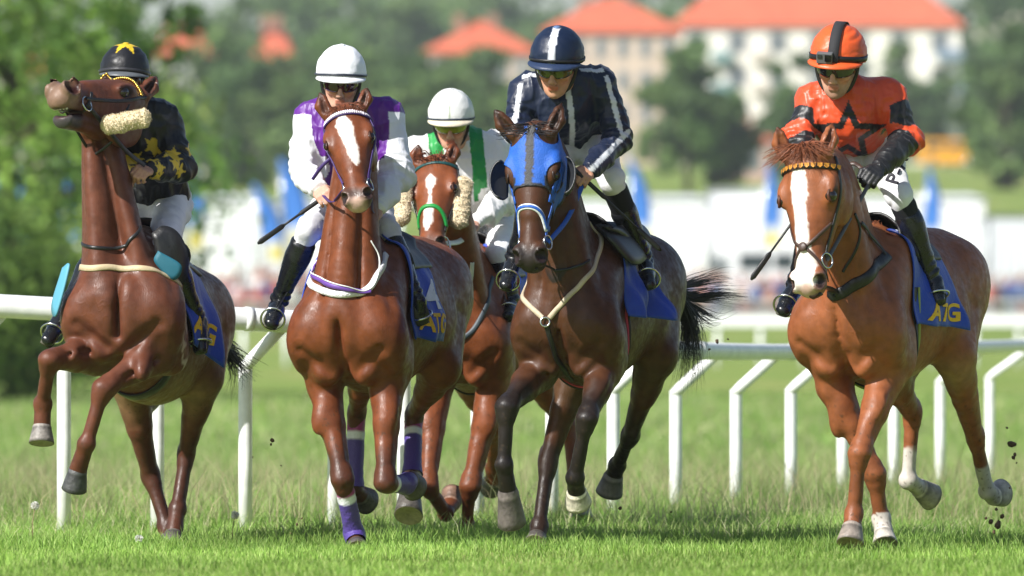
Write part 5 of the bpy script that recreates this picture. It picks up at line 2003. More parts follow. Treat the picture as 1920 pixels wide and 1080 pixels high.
riders = dict(
    h1=dict(Y=.3, seed=1, head=(0, 8, -3), hs=1.06, label='jockey in black silks with yellow stars behind a raised chestnut head', silk=silk_black_stars, cap=cap_star, peak=(.10, .11, .12),
            button=(.5, .35, .02), band=((.03, .03, .035), .05, .17), lens=((.02, .02, .02), (.04, .04, .04)), puff=1.0,
            J=dict(head=(233, 150, .46), neck=(254, 205, .52), shR=(203, 228, .52), shL=(304, 222, .52), chest=(258, 268, .55), pelvis=(296, 372, .86),
                   elR=(190, 310, .50), elL=(336, 312, .48), haR=(222, 335, .28), haL=(272, 318, .20), hipR=(278, 392, .84), hipL=(318, 388, .84),
                   knR=(196, 455, .62), knL=(312, 462, .48), anR=(130, 570, .62), anL=(366, 590, .72), toR=(94, 632, .42), toL=(372, 650, .46))),
    h2=dict(Y=0, seed=2, head=(0, 16, -2), hs=1.06, label='jockey in purple silks with white sleeves and white helmet holding a whip', silk=silk_purple, cap=cap_plain((.82, .83, .86)), peak=(.80, .81, .84), button=(.75, .78, .85),
            band=((.03, .035, .05), .06, .15), lens=((.05, .012, .02), (.03, .006, .012)), puff=1.10, breeches=(.62, .62, .66), skin=(.52, .30, .22),
            J=dict(head=(639, 153, .36), neck=(648, 198, .48), shR=(586, 222, .50), shL=(728, 216, .50), chest=(650, 268, .50), pelvis=(655, 378, .82),
                   elR=(570, 318, .44), elL=(745, 328, .44), haR=(602, 362, .18), haL=(703, 398, .18), hipR=(618, 402, .80), hipL=(698, 400, .80),
                   knR=(580, 430, .46), knL=(724, 432, .46), anR=(525, 560, .66), anL=(775, 548, .66), toR=(512, 600, .44), toL=(786, 592, .46))),
    h3=dict(Y=2.6, seed=3, head=(-3, 20, 0), hs=1.03, label='jockey in white silks with green shoulder bands, behind the rest', silk=silk_green, cap=cap_green, peak=(.62, .55, .42), button=(.6, .62, .58),
            band=((.02, .03, .045), .02, .10), lens=((.30, .34, .02), (.10, .13, .02)), puff=1.06, skin=(.50, .27, .19),
            J=dict(head=(846, 230, .28), neck=(870, 271, .45), shR=(782, 288, .48), shL=(928, 276, .50), chest=(862, 330, .50), pelvis=(915, 420, .85),
                   elR=(788, 370, .45), elL=(946, 375, .45), haR=(835, 428, .2), haL=(884, 424, .18), hipR=(888, 430, .82), hipL=(945, 428, .82),
                   knR=(835, 470, .5), knL=(936, 478, .5), anR=(805, 560, .66), anL=(957, 560, .70), toR=(800, 590, .46), toL=(950, 585, .48))),
    h4=dict(Y=-.3, seed=4, head=(-12, 22, -4), hs=1.12, label='jockey in navy silks with silver stripes leaning over a blue hood', silk=silk_navy, cap=cap_navy, peak=(.02, .035, .08), button=(.10, .16, .3),
            band=((.012, .012, .014), .05, .15), lens=((.10, .12, .015), (.015, .018, .006)), puff=.90, breech=.10, boot=.50, sock=True, skin=(.50, .26, .16),
            J=dict(head=(1044, 122, .26), neck=(1072, 166, .42), shR=(986, 172, .44), shL=(1128, 154, .46), chest=(1060, 205, .46), pelvis=(1085, 248, .76),
                   elR=(972, 245, .38), elL=(1158, 262, .42), haR=(1006, 318, .15), haL=(1098, 326, .10), hipR=(1062, 266, .76), hipL=(1112, 262, .76),
                   knR=(1012, 332, .42), knL=(1146, 338, .42), anR=(966, 480, .62), anL=(1204, 478, .70), toR=(952, 528, .44), toL=(1214, 528, .48))),
    h5=dict(Y=-.4, seed=5, head=(-14, 20, -5), hs=1.16, gloves='L', label='jockey in orange and black silks with a camera strapped on his helmet', silk=silk_orange, cap=cap_plain((.66, .095, .022)), peak=(.66, .10, .024), button=(.02, .02, .02),
            band=((.010, .010, .012), .05, .22), lens=((.012, .012, .012), (.02, .02, .02)), puff=1.0, breech=.10, boot=.24, sock=True, stubble=True, skin=(.52, .29, .20), capfold=1.6,
            J=dict(head=(1571, 121, .28), neck=(1598, 172, .42), shR=(1522, 190, .45), shL=(1662, 178, .46), chest=(1588, 222, .46), pelvis=(1612, 262, .76),
                   elR=(1496, 258, .38), elL=(1702, 262, .40), haR=(1540, 345, .12), haL=(1640, 325, .10), hipR=(1588, 282, .76), hipL=(1646, 276, .76),
                   knR=(1545, 360, .40), knL=(1688, 370, .40), anR=(1492, 530, .62), anL=(1744, 510, .68), toR=(1470, 575, .44), toL=(1756, 556, .46))),
)
Rider.star = (1587, 255, .2)
RS = {k: make_rider(dict(v, horse=HS[k])) for k, v in riders.items() if k in ONLY}


# ------------------------------------------------------------------ tack
def on_body(H, px, py, off=0.0):
    """point of the horse's coat that shows at this place in the photograph"""
    o = A(0, -CAMD, CAMZ)
    d = nrm(P(px, py, H.Y + .2) - o)
    h = H.bvh.ray_cast(Vector(o), Vector(d))
    return np.array(h[0]) + np.array(h[1]) * off if h[0] is not None else P(px, py, H.Y + .3)


def pxstrap(H, name, pts, width, thick, m, parent=None, col=None, off=.004):
    return strap(name, [on_body(H, *p) for p in pts], width, thick, m, parent or H.root, H.bvh, off, col)


def headstrap(H, name, pts, width, thick, m, parent, col=None, off=.004):
    return strap(name, [head_pt(H, *p) for p in pts], width, thick, m, parent, H.bvh, off, col)


def cheek_straps(H, m, col=None, th=74, t0=.05, t1=.74, w=.016):
    mb = MB()
    for sg in (-1, 1):
        V, Q = ribbon_geo([head_pt(H, t, sg * a) for t, a in ((t0, th), (.16, th + 4), (.36, th + 14), (.56, th + 16), (t1, th + 14))], w, .005, H.bvh, .004)
        mb.add(V, Q, None, col if col is not None else (1, 1, 1))
    return mb.build('bridle', m, H.root, True, col is not None)


def bit_ring(H, sg, parent, t=.78, th=92, R=.034):
    c = head_pt(H, t, sg * th) + H.lat * sg * .008
    ring(c, H.lat * .9 * sg + H.dor * .25, H.ax, R, .0045, 'bit_ring', M_steel, parent)
    return c


def rein(p0, p1, sag, m, parent, w=.016, col=None, mid=None):
    p0, p1 = np.asarray(p0), np.asarray(p1)
    c = (p0 + p1) / 2 - A(0, 0, sag) if mid is None else np.asarray(mid)
    return strap('rein', [p0, c, p1], w, .004, m, parent, None, nref=(.3, -1, .2), col=col)


def girth(H, s, w, m, slope=0.0, parent=None, off=.005, name='girth'):
    pts = [trunk_pt(H, s + slope * (1 - math.cos(math.radians(f - 180))) * .5, f, 0, 1.15) for f in range(55, 306, 10)]
    return strap(name, pts, w, .010, m, parent or H.root, H.bvh, off)


def saddle(H, s0=.52, s1=.92, ph=42):
    nu, nv = 16, 25
    G = np.zeros((nu, nv, 3))
    for i in range(nu):
        for j in range(nv):
            f = -ph + 2 * ph * j / (nv - 1)
            u = i / (nu - 1)
            rise = .022 + (.05 * (1 - math.cos((u - .5) * 5)) * .35 if abs(f) < 20 else 0)
            G[i, j] = trunk_pt(H, s0 + (s1 - s0) * u - .06 * abs(f) / ph, f, rise)
    V = G.reshape(-1, 3)
    q = [(i * nv + j, i * nv + j + 1, (i + 1) * nv + j + 1, (i + 1) * nv + j) for i in range(nu - 1) for j in range(nv - 1)]
    o = keep(mesh_from('saddle', V, q, M_black), H.root)
    md = o.modifiers.new('thickness', 'SOLIDIFY'); md.thickness = .014; md.offset = 0
    return o


def panel(name, pts, normal, thick, m, parent, bulge=.01):
    """rounded leather flap: a filled outline with thickness and a slight bulge"""
    p = catmull(list(pts) + [pts[0]], 48)[:-1]
    c = p.mean(0)
    n = nrm(normal)
    V, Q = [], []
    K = len(p)
    for s in (1, .7, .35):
        V.append(c + (p - c) * s + n * bulge * (1 - s * s))
    V = np.concatenate(V + [(c + n * bulge)[None]])
    Q = [(a * K + i, a * K + (i + 1) % K, (a + 1) * K + (i + 1) % K, (a + 1) * K + i) for a in range(2) for i in range(K)]
    T = [(2 * K + i, 2 * K + (i + 1) % K, 3 * K) for i in range(K)]
    o = keep(mesh_from(name, V, Q, m, None, None, True, T), parent)
    md = o.modifiers.new('thickness', 'SOLIDIFY'); md.thickness = thick; md.offset = 0
    return o


def stirrups(H, R, sd):
    for c in 'RL':
        AN, TO, ball, lat, sh = R.feet[c]
        toe = AN + (TO - AN) * .72 + sh * .032
        f = nrm(TO - AN)
        o = ring(toe, f, -sh, .062, .0055, 'stirrup_iron', M_steel, sd, 26, .95)
        top = toe - sh * .062
        KN = R.J['kn' + c]
        sg = -1 if c == 'R' else 1
        strap('stirrup_leather', [top, AN - sh * .10 - H.left * sg * .03, KN - H.left * sg * .05], .018, .004, M_black, sd, None, nref=(sg * 1, -.5, 0))


def forelock(H, n, spread, ln, col, seed, w=.0035, name='forelock', base=(.0, 0, .03), droop=1.0, side=0.0):
    r = np.random.default_rng(seed)
    S = []
    for i in range(n):
        a = r.uniform(-1, 1)
        b = H.hp(base[0] + r.uniform(-.03, .05), base[1] + a * .045, base[2] + r.uniform(-.01, .015))
        L = ln * r.uniform(.6, 1.25)
        d0 = nrm(H.dor * r.uniform(.5, 1.1) + H.lat * (a * spread + side * r.uniform(0, 1.2)) + H.ax * r.uniform(-.1, .5))
        d1 = nrm(H.ax * droop + H.lat * (a * spread * 1.2 + side * .8) + H.dor * r.uniform(-.15, .25))
        p = [b]
        for k in range(7):
            f = k / 6
            p.append(p[-1] + nrm(d0 * (1 - f) + d1 * f + r.normal(0, .10, 3)) * L / 7)
        S.append(p)
    return hair(name, S, w, col, H.root, .3, seed)


def crest_mane(H, n, ln, col, seed, sg=-1, w=.004):
    r = np.random.default_rng(seed)
    S, roots = [], []
    m = len(H.nc)
    for i in range(n):
        f = r.uniform(.06, .97)
        x = f * (m - 1); k = int(min(x, m - 2))
        p0 = neck_pt(H, f, 180 + r.uniform(-7, 7)) + 0
        t = nrm(H.nc[k + 1] - H.nc[k]); l = nrm(H.nl[k])
        fr = np.cross(l, t)
        if fr @ H.fwd < 0: fr = -fr
        d0 = nrm(-fr + l * sg * r.uniform(.2, .9) + r.normal(0, .15, 3))
        d1 = nrm(l * sg * .35 - A(0, 0, 1) - fr * .15 + r.normal(0, .12, 3))
        p = [p0 + fr * .01]
        roots.append((f, p0 + fr * .004))
        L = ln * r.uniform(.6, 1.2)
        for q in range(7):
            g = min(1, q / 3.5)
            p.append(p[-1] + nrm(d0 * (1 - g) + d1 * g + r.normal(0, .08, 3)) * L / 7)
        S.append(p)
    roots.sort(key=lambda x: x[0])
    rt_ = np.array([x[1] for x in roots])[::6]
    rt_[1:-1] = (rt_[:-2] + rt_[1:-1] + rt_[2:]) / 3
    S.append(catmull(rt_, 60)); S.append(catmull(rt_[::-1], 60))
    return hair('mane', S, w, col, H.root, .3, seed)


def tail_of(H, bundles, col, seed, w=.0032):
    r = np.random.default_rng(seed)
    S = []
    for n, pts, spread in bundles:
        pts = np.array([P(x, y, H.Y + z) for x, y, z in pts])
        for i in range(n):
            o = r.normal(0, 1, 3)
            wob = r.normal(0, 1, (len(pts), 3)) * .25
            k = np.linspace(.12, 1, len(pts))[:, None] ** .8
            end = r.uniform(.65, 1.05)
            c = catmull(pts + (o + wob) * spread * k, 22)
            S.append(c[:max(6, int(22 * end))])
    return hair('tail', S, w, col, H.root, .35, seed)


BLUE = (.008, .050, .42)
YEL = (.80, .46, .006)
WHT = (.78, .79, .80)
if 'h1' in HS:
    H, R = HS['h1'], RS['h1']
    br = cheek_straps(H, M_black, w=.018)
    headstrap(H, 'browband', [(.10, a) for a in range(-75, 80, 10)], .010, .006, M_black, br, None, .006)
    mb = MB()
    for a in np.linspace(-70, 74, 26):
        mb.sphere(head_pt(H, .105, a) + H.dor * .012, .0085, 8, 6)
    mb.tube([head_pt(H, .105, a) + H.dor * .010 for a in np.linspace(-70, 74, 26)], .004, 6)
    keep(mb.build('beads', mat('gilt', (.75, .48, .10), rough=.25, metal=1.0), None), br)
    c = bit_ring(H, 1, br, .74, 112, .036)
    rein(c, R.J['haL'] + A(0, -.03, .02), .0, M_black, br, .022, mid=on_body(H, 228, 272, .025))
    c2 = bit_ring(H, -1, br, .74, 112, .036)
    rein(c2, R.J['haR'], .05, M_black, br)
    strap('throat_lash', [head_pt(H, .30, 95), head_pt(H, .36, 125), head_pt(H, .42, 160), head_pt(H, .40, 200)], .014, .004, M_black, br, None, nref=(.2, -1, 0))
    headstrap(H, 'noseband', [(.66, 60), (.68, 90), (.72, 115), (.74, 140)], .018, .005, M_black, br)
    a, b = on_body(H, 194, 236, .03), on_body(H, 262, 226, .03)
    a[1] = b[1] = min(a[1], b[1], on_body(H, 228, 231)[1]) - .035
    fleece_roll('sheepskin_roll', a, b + (b - a) * .18, .046, H.root, 1, .8)
    # teeth and lower lip
    mo = .055
    te = MB()
    for i in range(6):
        x = (i - 2.5) * .0105
        te.sphere(H.hp(.955 - .02 * abs(i - 2.5) / 2.5, x, -.098), A(.0055, .010, .010), 8, 6, (.60, .56, .45), (H.lat, H.ax, H.dor))
        te.sphere(H.hp(.915 - .02 * abs(i - 2.5) / 2.5, x, -.088 - mo * 1.05), A(.0055, .010, .010), 8, 6, (.66, .63, .54), (H.lat, H.ax, H.dor))
    te.build('teeth', mat('tooth', attr=True, rough=.25), H.root, True, True)
    pxstrap(H, 'breast_strap', [(131, 497), (165, 503), (215, 502), (265, 503), (300, 512), (338, 535)], .032, .008, M_attr, col=(.52, .42, .26))
    pxstrap(H, 'neck_strap', [(143, 450), (165, 462), (205, 466), (240, 455), (262, 425)], .018, .006, M_black)
    g = girth(H, .45, .095, M_black, .04)
    co, at = saddle_cloth(H, 1, .40, .84, 12, 122, BLUE, .06, 1)
    letters('ATG', at, .12, .90, .74, .92, YEL, co)
    saddle_cloth(H, -1, .44, 1.0, 12, 108, BLUE, .05, 2)
    sd = saddle(H)
    stirrups(H, R, sd)
    k = R.J['knL']
    panel('saddle_flap', [P(x, y, k[1] - .10 + z) for x, y, z in ((284, 438, 0), (304, 424, .02), (330, 434, .03), (349, 470, .05), (350, 515, .06), (332, 535, .05), (300, 500, 0))], A(.35, -1, .1), .02, M_black, sd, .02)
    panel('number_pocket', [P(x, y, k[1] - .15) for x, y in ((296, 470), (340, 498), (326, 525), (290, 492))], A(.4, -1, .2), .008, mat('teal_cloth', (.01, .11, .16), rough=.6), sd, .005)
    panel('girth_cover', [P(118, 502, .42), P(130, 500, .34), P(106, 590, .34), P(98, 570, .44)], A(-.6, -1, .1), .01, mat('pale_blue_cloth', (.09, .31, .42), rough=.6), sd, .006)
    tail_of(H, [(120, [(408, 640, 1.62), (425, 655, 1.72), (440, 690, 1.78), (432, 735, 1.80)], .045), (70, [(410, 645, 1.62), (430, 665, 1.72), (455, 690, 1.80), (474, 705, 1.82)], .03)], (.012, .011, .011), 5)
    forelock(H, 60, .3, .06, (.06, .022, .013), 6, .0035, 'forelock', (-.01, 0, .0))
if 'h2' in HS:
    H, R = HS['h2'], RS['h2']
    pur = mat('purple_webbing', (.045, .018, .13), rough=.5, bump=.2, bscale=120)
    br = cheek_straps(H, pur, w=.020)
    bb = headstrap(H, 'browband', [(.115, a) for a in range(-85, 90, 10)], .014, .008, pur, br, None, .007)
    mb = MB()
    for a in np.linspace(-80, 80, 27):
        p = head_pt(H, .105, a)
        mb.sphere(p + H.dor * .012 - H.ax * .002, A(.0058, .011, .006), 8, 6, (.80, .74, .80), (H.lat, H.ax, H.dor))
    keep(mb.build('studs', M_attr, None, True, True), bb)
    headstrap(H, 'noseband', [(.66, -100), (.70, -85), (.74, -70)], .016, .005, pur, br)
    for sg, c in ((1, 'L'), (-1, 'R')):
        q = bit_ring(H, sg, br, .76, 98, .030)
        rein(q, R.J['ha' + c], .05, pur, br, .018)
        strap('bit_strap', [head_pt(H, .60, sg * 96), q, head_pt(H, .82, sg * 120)], .024, .006, pur, br, H.bvh, .006)
    a = head_pt(H, .40, -88)
    strap('strap_end', [a, a + P(588, 302, -.1) - P(606, 285, -.1), a + P(571, 326, -.08) - P(606, 285, -.1)], .018, .004, pur, br, None, nref=(.5, -1, .3))
    pts = [(562, 482), (572, 517), (596, 541), (640, 552), (688, 543), (709, 512), (722, 478)]
    bs = pxstrap(H, 'breast_girth', pts, .036, .014, mat('white_fleece', (.74, .73, .75), rough=.9, bump=1.0, bscale=110), off=.006)
    t2 = [on_body(H, *p, .022) for p in ((588, 470), (584, 500), (606, 528), (650, 543), (694, 549))]
    strap('purple_strap', t2, .024, .006, mat('violet_strap', (.13, .055, .30), rough=.5), bs, H.bvh, .017)
    strap('edging', [on_body(H, *p, .02) for p in ((587, 468), (582, 500), (604, 522), (650, 537), (694, 543), (706, 490), (692, 452))], .006, .006, M_attr, bs, H.bvh, .020, (.8, .8, .8))
    co, at = saddle_cloth(H, 1, .38, .80, 14, 112, BLUE, .05, 3)
    letters('ATG', at, .30, .97, .74, .92, YEL, co)
    letters('4', at, .52, .96, .40, .70, WHT, co, shear=0, bold=.04)
    saddle_cloth(H, -1, .30, 1.0, 14, 104, BLUE, .05, 4)
    sd = saddle(H)
    stirrups(H, R, sd)
    forelock(H, 130, .5, .075, (.13, .045, .020), 7, .003, 'forelock', (-.0, 0, .0))
    # wraps on the cannons
    u = mat('leg_wrap', attr=True, rough=.45, bump=.5, bscale=70)
    for nm in ('FR', 'FL', 'HR', 'HL'):
        E, K, F, Co, T = H.legs[nm]
        a0, a1 = (.10, 1.22) if nm[0] == 'F' else (.10, .98)
        d = nrm(F - K); L = np.linalg.norm(F - K)
        n, kk = 26, 20
        rows, cols = [], []
        for i in range(n):
            t = a0 + (a1 - a0) * i / (n - 1)
            c = K + d * L * t if t <= 1 else F + nrm(Co - F) * (t - 1) * L
            r0 = np.interp(t, [0, .15, .5, .8, 1.0, 1.2], [.050, .046, .045, .046, .056, .052])
            cc = (.075, .045, .24)
            if t < a0 + .17: cc = (.30, .035, .17)
            if a0 + .17 <= t < a0 + .27: cc = (.72, .72, .76)
            rows.append(c); cols.append(np.tile(A(*cc), (kk, 1)))
        V, Q, T_ = tube_geo(rows, [np.interp(a0 + (a1 - a0) * i / (n - 1), [0, .15, .5, .8, 1.0, 1.2], [.050, .046, .045, .046, .056, .050]) for i in range(n)], kk, False)
        V = V + .0025 * (vnoise(V, 60))[:, None]
        keep(mesh_from('leg_wrap', V, Q, u, None, np.concatenate(cols)), H.root)
if 'h3' in HS:
    H, R = HS['h3'], RS['h3']
    teal = mat('teal_leather', (.012, .075, .075), rough=.4)
    grn = mat('green_webbing', (.01, .26, .045), rough=.5, bump=.2, bscale=100)
    br = cheek_straps(H, M_black, w=.014)
    headstrap(H, 'browband', [(.09, a) for a in range(-80, 85, 10)], .018, .007, teal, br)
    headstrap(H, 'noseband', [(.66, -95), (.60, -65), (.555, -30), (.55, 0), (.565, 30), (.62, 65), (.68, 95)], .022, .012, grn, br, None, .006)
    fleece_roll('sheepskin_cheekpiece', P(757, 322, 2.6 - .50), P(750, 424, 2.6 - .60), .050, br, 2, .75)
    fleece_roll('sheepskin_cheekpiece', P(869, 332, 2.6 - .50), P(858, 428, 2.6 - .58), .050, br, 3, .75)
    wl_ = mat('white_leather', (.70, .70, .62), rough=.45)
    q = bit_ring(H, 1, br, .86, 100, .036)
    rein(q, R.J['haL'] + A(.02, 0, 0), .03, wl_, br, .028)
    q = bit_ring(H, -1, br, .86, 100, .030)
    rein(q, R.J['haR'], .05, wl_, br, .022)
    pxstrap(H, 'breast_strap', [(885, 492), (882, 528), (868, 555), (850, 572)], .022, .008, wl_)
    pxstrap(H, 'martingale', [(924, 520), (915, 565), (890, 615), (864, 637)], .026, .006, mat('grey_leather', (.05, .065, .08), rough=.5))
    girth(H, .46, .06, M_black)
    co, at = saddle_cloth(H, 1, .40, 1.0, 10, 100, BLUE, .03, 5)
    sd = saddle(H)
    strap('saddle_piping', [trunk_pt(H, .40, 14, .034), trunk_pt(H, .42, 40, .036), trunk_pt(H, .46, 62, .036)], .03, .01, mat('red_leather', (.35, .02, .03), rough=.5), sd, None, nref=(.4, -1, .4))
    stirrups(H, R, sd)
    forelock(H, 70, .4, .07, (.14, .045, .02), 9, .003)
    tail_of(H, [(60, [(1040, 560, 1.62), (1050, 640, 1.75), (1052, 720, 1.80), (1050, 790, 1.80)], .05)], (.07, .03, .02), 11)
if 'h4' in HS:
    H, R = HS['h4'], RS['h4']
    blu = (.014, .10, .46)
    V, N = H.V, H.N
    u = (V - H.poll) @ H.ax / H.hL
    l = (V - H.poll) @ H.lat / H.k
    d = (V - H.poll) @ H.dor / H.k
    edge = .43 + .16 * smooth01((-d + .0) / .10) - .04 * np.cos(l * 30) * 0
    f = np.maximum(np.maximum(u - edge, -.015 - u - .10 * smooth01(-d / .1) * 0), (-.155 - d) * .9) * H.hL
    f = np.maximum(f, np.maximum(np.abs(l) - .135, 0) * 3 - .2)
    for sg in (-1, 1):
        ec = H.hp(.345, sg * .088, -.026)
        q = np.stack([(V - ec) @ H.ax / 1.25, (V - ec) @ H.lat, (V - ec) @ H.dor * .9], 1)
        f = np.maximum(f, .047 * H.k - np.linalg.norm(q, axis=1))
    for i, e in enumerate(H.ears):
        f = np.maximum(f, .050 * H.k - np.linalg.norm(V - e[3], axis=1) + .0)
        f = np.maximum(f, .048 * H.k - Ecap(e[3], e[4], .02, .02, .02, .02).dist(*V.T) - .02)
    f = np.where((u > -.25) & (u < .8) & (d > -.25) & (np.linalg.norm(V - H.hp(.25, 0, -.06), axis=1) < .42), f, .2)
    c = np.tile(A(*blu), (len(V), 1)) * (1 + .10 * vnoise(V, 50))[:, None]
    st = (np.abs(l - .002) < .016) & (N @ H.dor > .3)
    c[st] = (.035, .037, .042)
    c[(f > -.012) & (u > .35)] = (.02, .022, .028)
    off = .006 + .003 * np.abs(vnoise(V * A(1, 1, 2), 22))
    hood = clip_shell(V, H.Q, N, f, off, 'hood', mat('hood_cloth', attr=True, rough=.6, bump=.4, bscale=160), H.root, c, .005)
    # blinker cups: half shells round the outer side of each eye hole
    for sg in (-1, 1):
        ec = H.hp(.335, sg * .098, -.036)
        n, m = 15, 9
        Vc = []
        for i in range(n):
            a = math.pi * i / (n - 1)
            for j in range(m):
                b = math.radians(-10 + 100 * j / (m - 1))
                g = j / (m - 1)
                x = H.ax * (-math.cos(a)) * (.055 + .022 * math.sin(g * 2.2)) + H.lat * sg * (.006 + (.012 + .042 * math.sin(a)) * math.sin(g * 1.45)) + H.dor * (-.055 + .072 * g)
                Vc.append(ec + x * H.k * A(1, 1, 1))
        q = [(i * m + j, i * m + j + 1, (i + 1) * m + j + 1, (i + 1) * m + j) for i in range(n - 1) for j in range(m - 1)]
        o = keep(mesh_from('blinker', np.array(Vc), q, mat('blinker_leather', (.022, .024, .027), rough=.4)), hood)
        md = o.modifiers.new('thickness', 'SOLIDIFY'); md.thickness = .008; md.offset = 0
    web = mat('blue_webbing', (.014, .09, .42), rough=.5, bump=.25, bscale=110)
    br = cheek_straps(H, web, w=.026, t0=.52, t1=.80)
    nb = headstrap(H, 'noseband', [(.74, -100), (.64, -75), (.585, -40), (.575, -10), (.585, 20), (.63, 50), (.72, 85)], .030, .008, M_attr, br, (.75, .78, .82), .005)
    headstrap(H, 'noseband_stripe', [(.73, -98), (.64, -75), (.585, -40), (.575, -10), (.585, 20), (.63, 50), (.71, 83)], .015, .004, web, nb, None, .012)
    q = bit_ring(H, 1, br, .80, 95, .034)
    rein(q, R.J['haL'] + A(.0, .0, -.02), .02, web, br, .024, mid=on_body(H, 1062, 408, .03))
    q2 = bit_ring(H, -1, br, .80, 95, .030)
    rein(q2, R.J['haR'], .05, web, br)
    strap('chin_strap', [head_pt(H, .66, 80), head_pt(H, .70, 105), head_pt(H, .68, 128)], .028, .007, web, br, H.bvh, .006)
    tan = (.46, .38, .27)
    bp = pxstrap(H, 'breastplate', [(1121, 408), (1126, 445), (1118, 485), (1095, 525), (1064, 558), (1030, 596)], .026, .010, M_attr, col=tan)
    pxstrap(H, 'breastplate_branch', [(966, 505), (970, 535), (985, 565), (1018, 596)], .026, .010, M_attr, bp, tan)
    keep(ring(on_body(H, 1024, 603, .012), A(0, -1, .1), A(0, 0, 1), .022, .005, 'ring', M_steel, bp), bp)
    pxstrap(H, 'chest_strap', [(1025, 608), (1035, 645), (1048, 680), (1072, 712)], .026, .008, M_black, bp)
    pxstrap(H, 'neck_strap', [(1005, 503), (1040, 507), (1080, 500), (1105, 488)], .014, .006, M_black)
    pink = mat('pink_girth', (.42, .035, .075), rough=.6)
    gi = girth(H, .46, .064, pink)
    girth(H, .46, .020, M_black, 0, gi, .015, 'girth_centre')
    co, at = saddle_cloth(H, 1, .40, .80, 12, 98, BLUE, .07, 6, .02, 0, 2.0)
    letters('8', at, .55, .98, .22, .52, WHT, co, shear=0, bold=.03)
    saddle_cloth(H, -1, .40, .95, 14, 104, BLUE, .05, 7)
    sd = saddle(H)
    stirrups(H, R, sd)
    panel('saddle_flap', [on_body(H, x, y, .05) for x, y in ((1118, 422), (1150, 426), (1188, 438), (1205, 456), (1198, 490), (1170, 498), (1135, 464))], A(.5, -1, .2), .02, mat('grey_leather_flap', (.03, .032, .034), rough=.45), sd, .025)
    forelock(H, 170, 1.2, .10, (.022, .018, .017), 12, .0032, 'forelock', (-.01, -.01, .0), .1, -.5)
    crest_mane(H, 160, .15, (.02, .016, .015), 13, -1)
    tail_of(H, [(110, [(1272, 548, 1.64), (1300, 556, 1.74), (1345, 552, 1.85), (1398, 556, 1.95)], .022),
                (40, [(1272, 540, 1.64), (1300, 532, 1.74), (1345, 524, 1.85), (1375, 528, 1.95)], .030),
                (60, [(1272, 555, 1.64), (1300, 580, 1.74), (1330, 600, 1.82), (1352, 590, 1.90)], .030),
                (420, [(1275, 560, 1.62), (1290, 605, 1.72), (1290, 655, 1.75), (1280, 730, 1.75)], .042),
                (60, [(1275, 560, 1.62), (1298, 600, 1.72), (1308, 660, 1.75), (1312, 725, 1.75)], .030)], (.012, .012, .013), 14, .0026)
if 'h5' in HS:
    H, R = HS['h5'], RS['h5']
    br = cheek_straps(H, M_black, w=.020, th=78)
    bb = headstrap(H, 'browband', [(.135, a) for a in range(-80, 88, 8)], .026, .010, M_black, br, None, .006)
    mb = MB()
    for i, a in enumerate(np.linspace(-74, 78, 13)):
        p = head_pt(H, .135, a); p2 = head_pt(H, .135, a + 5.5); p0 = head_pt(H, .135, a - 5.5)
        o = nrm(p - H.hp(.135, 0, -.05)) * .0165
        mb.add([p0 + o - H.ax * .014, p2 + o - H.ax * .014, p2 + o * .9 - H.ax * .0, p + o * 1.05 + H.ax * .011, p0 + o * .9 - H.ax * .0], [(0, 1, 2, 4)], [(4, 2, 3)], (.62, .26, .03))
    keep(mb.build('orange_teeth', M_attr, None, False, True), bb)
    nb = headstrap(H, 'noseband', [(.50, -86), (.58, -60), (.655, -25), (.685, 0), (.655, 25), (.585, 55), (.51, 84)], .018, .007, M_brown, br, None, .005)
    headstrap(H, 'lower_noseband', [(.84, -95), (.78, -55), (.70, -12), (.685, 0), (.70, 12), (.77, 50), (.84, 80), (.90, 105)], .016, .006, M_brown, br, None, .006)
    mb = MB().sphere(head_pt(H, .685, 0) + H.dor * .010, A(.024, .024, .009), 14, 8, (1, 1, 1), (H.lat, H.ax, H.dor))
    keep(mb.build('pad', M_brown, None), nb)
    q = bit_ring(H, 1, br, .76, 92, .036)
    rein(q, R.J['haL'] + A(-.01, 0, -.02), 0, mat('grey_rein', (.085, .08, .08), rough=.5), br, .020)
    q2 = bit_ring(H, -1, br, .76, 92, .034)
    rein(q2, R.J['haR'], .04, M_brown, br)
    strap('rein', [R.J['haL'] + A(.01, 0, .02), P(1622, 318, -.05), P(1600, 306, .0), P(1578, 318, .0)], .024, .005, M_brown, br, None, nref=(0, -1, .6))
    pxstrap(H, 'breast_strap', [(1664, 478), (1640, 505), (1600, 535), (1560, 553), (1528, 552)], .062, .012, M_black)
    pxstrap(H, 'neck_strap', [(1602, 400), (1612, 430), (1604, 470), (1580, 510)], .014, .006, M_black)
    g = girth(H, .46, .080, M_black)
    girth(H, .475, .008, mat('piping', (.30, .36, .08)), 0, g, .017, 'girth_piping')
    co, at = saddle_cloth(H, 1, .40, .90, 14, 106, BLUE, .05, 8)
    letters('ATG', at, .22, .95, .76, .95, YEL, co)
    saddle_cloth(H, -1, .40, 1.0, 14, 100, BLUE, .05, 9)
    sd = saddle(H)
    strap('saddle_strap', [on_body(H, 1612, 418, .03), on_body(H, 1640, 455, .03), on_body(H, 1658, 478, .03)], .022, .005, M_black, sd, H.bvh, .012)
    stirrups(H, R, sd)
    forelock(H, 330, 1.0, .135, (.20, .066, .028), 15, .0032, 'forelock', (-.01, -.005, .01), .55, -.15)
    crest_mane(H, 300, .16, (.19, .06, .026), 16, -1)


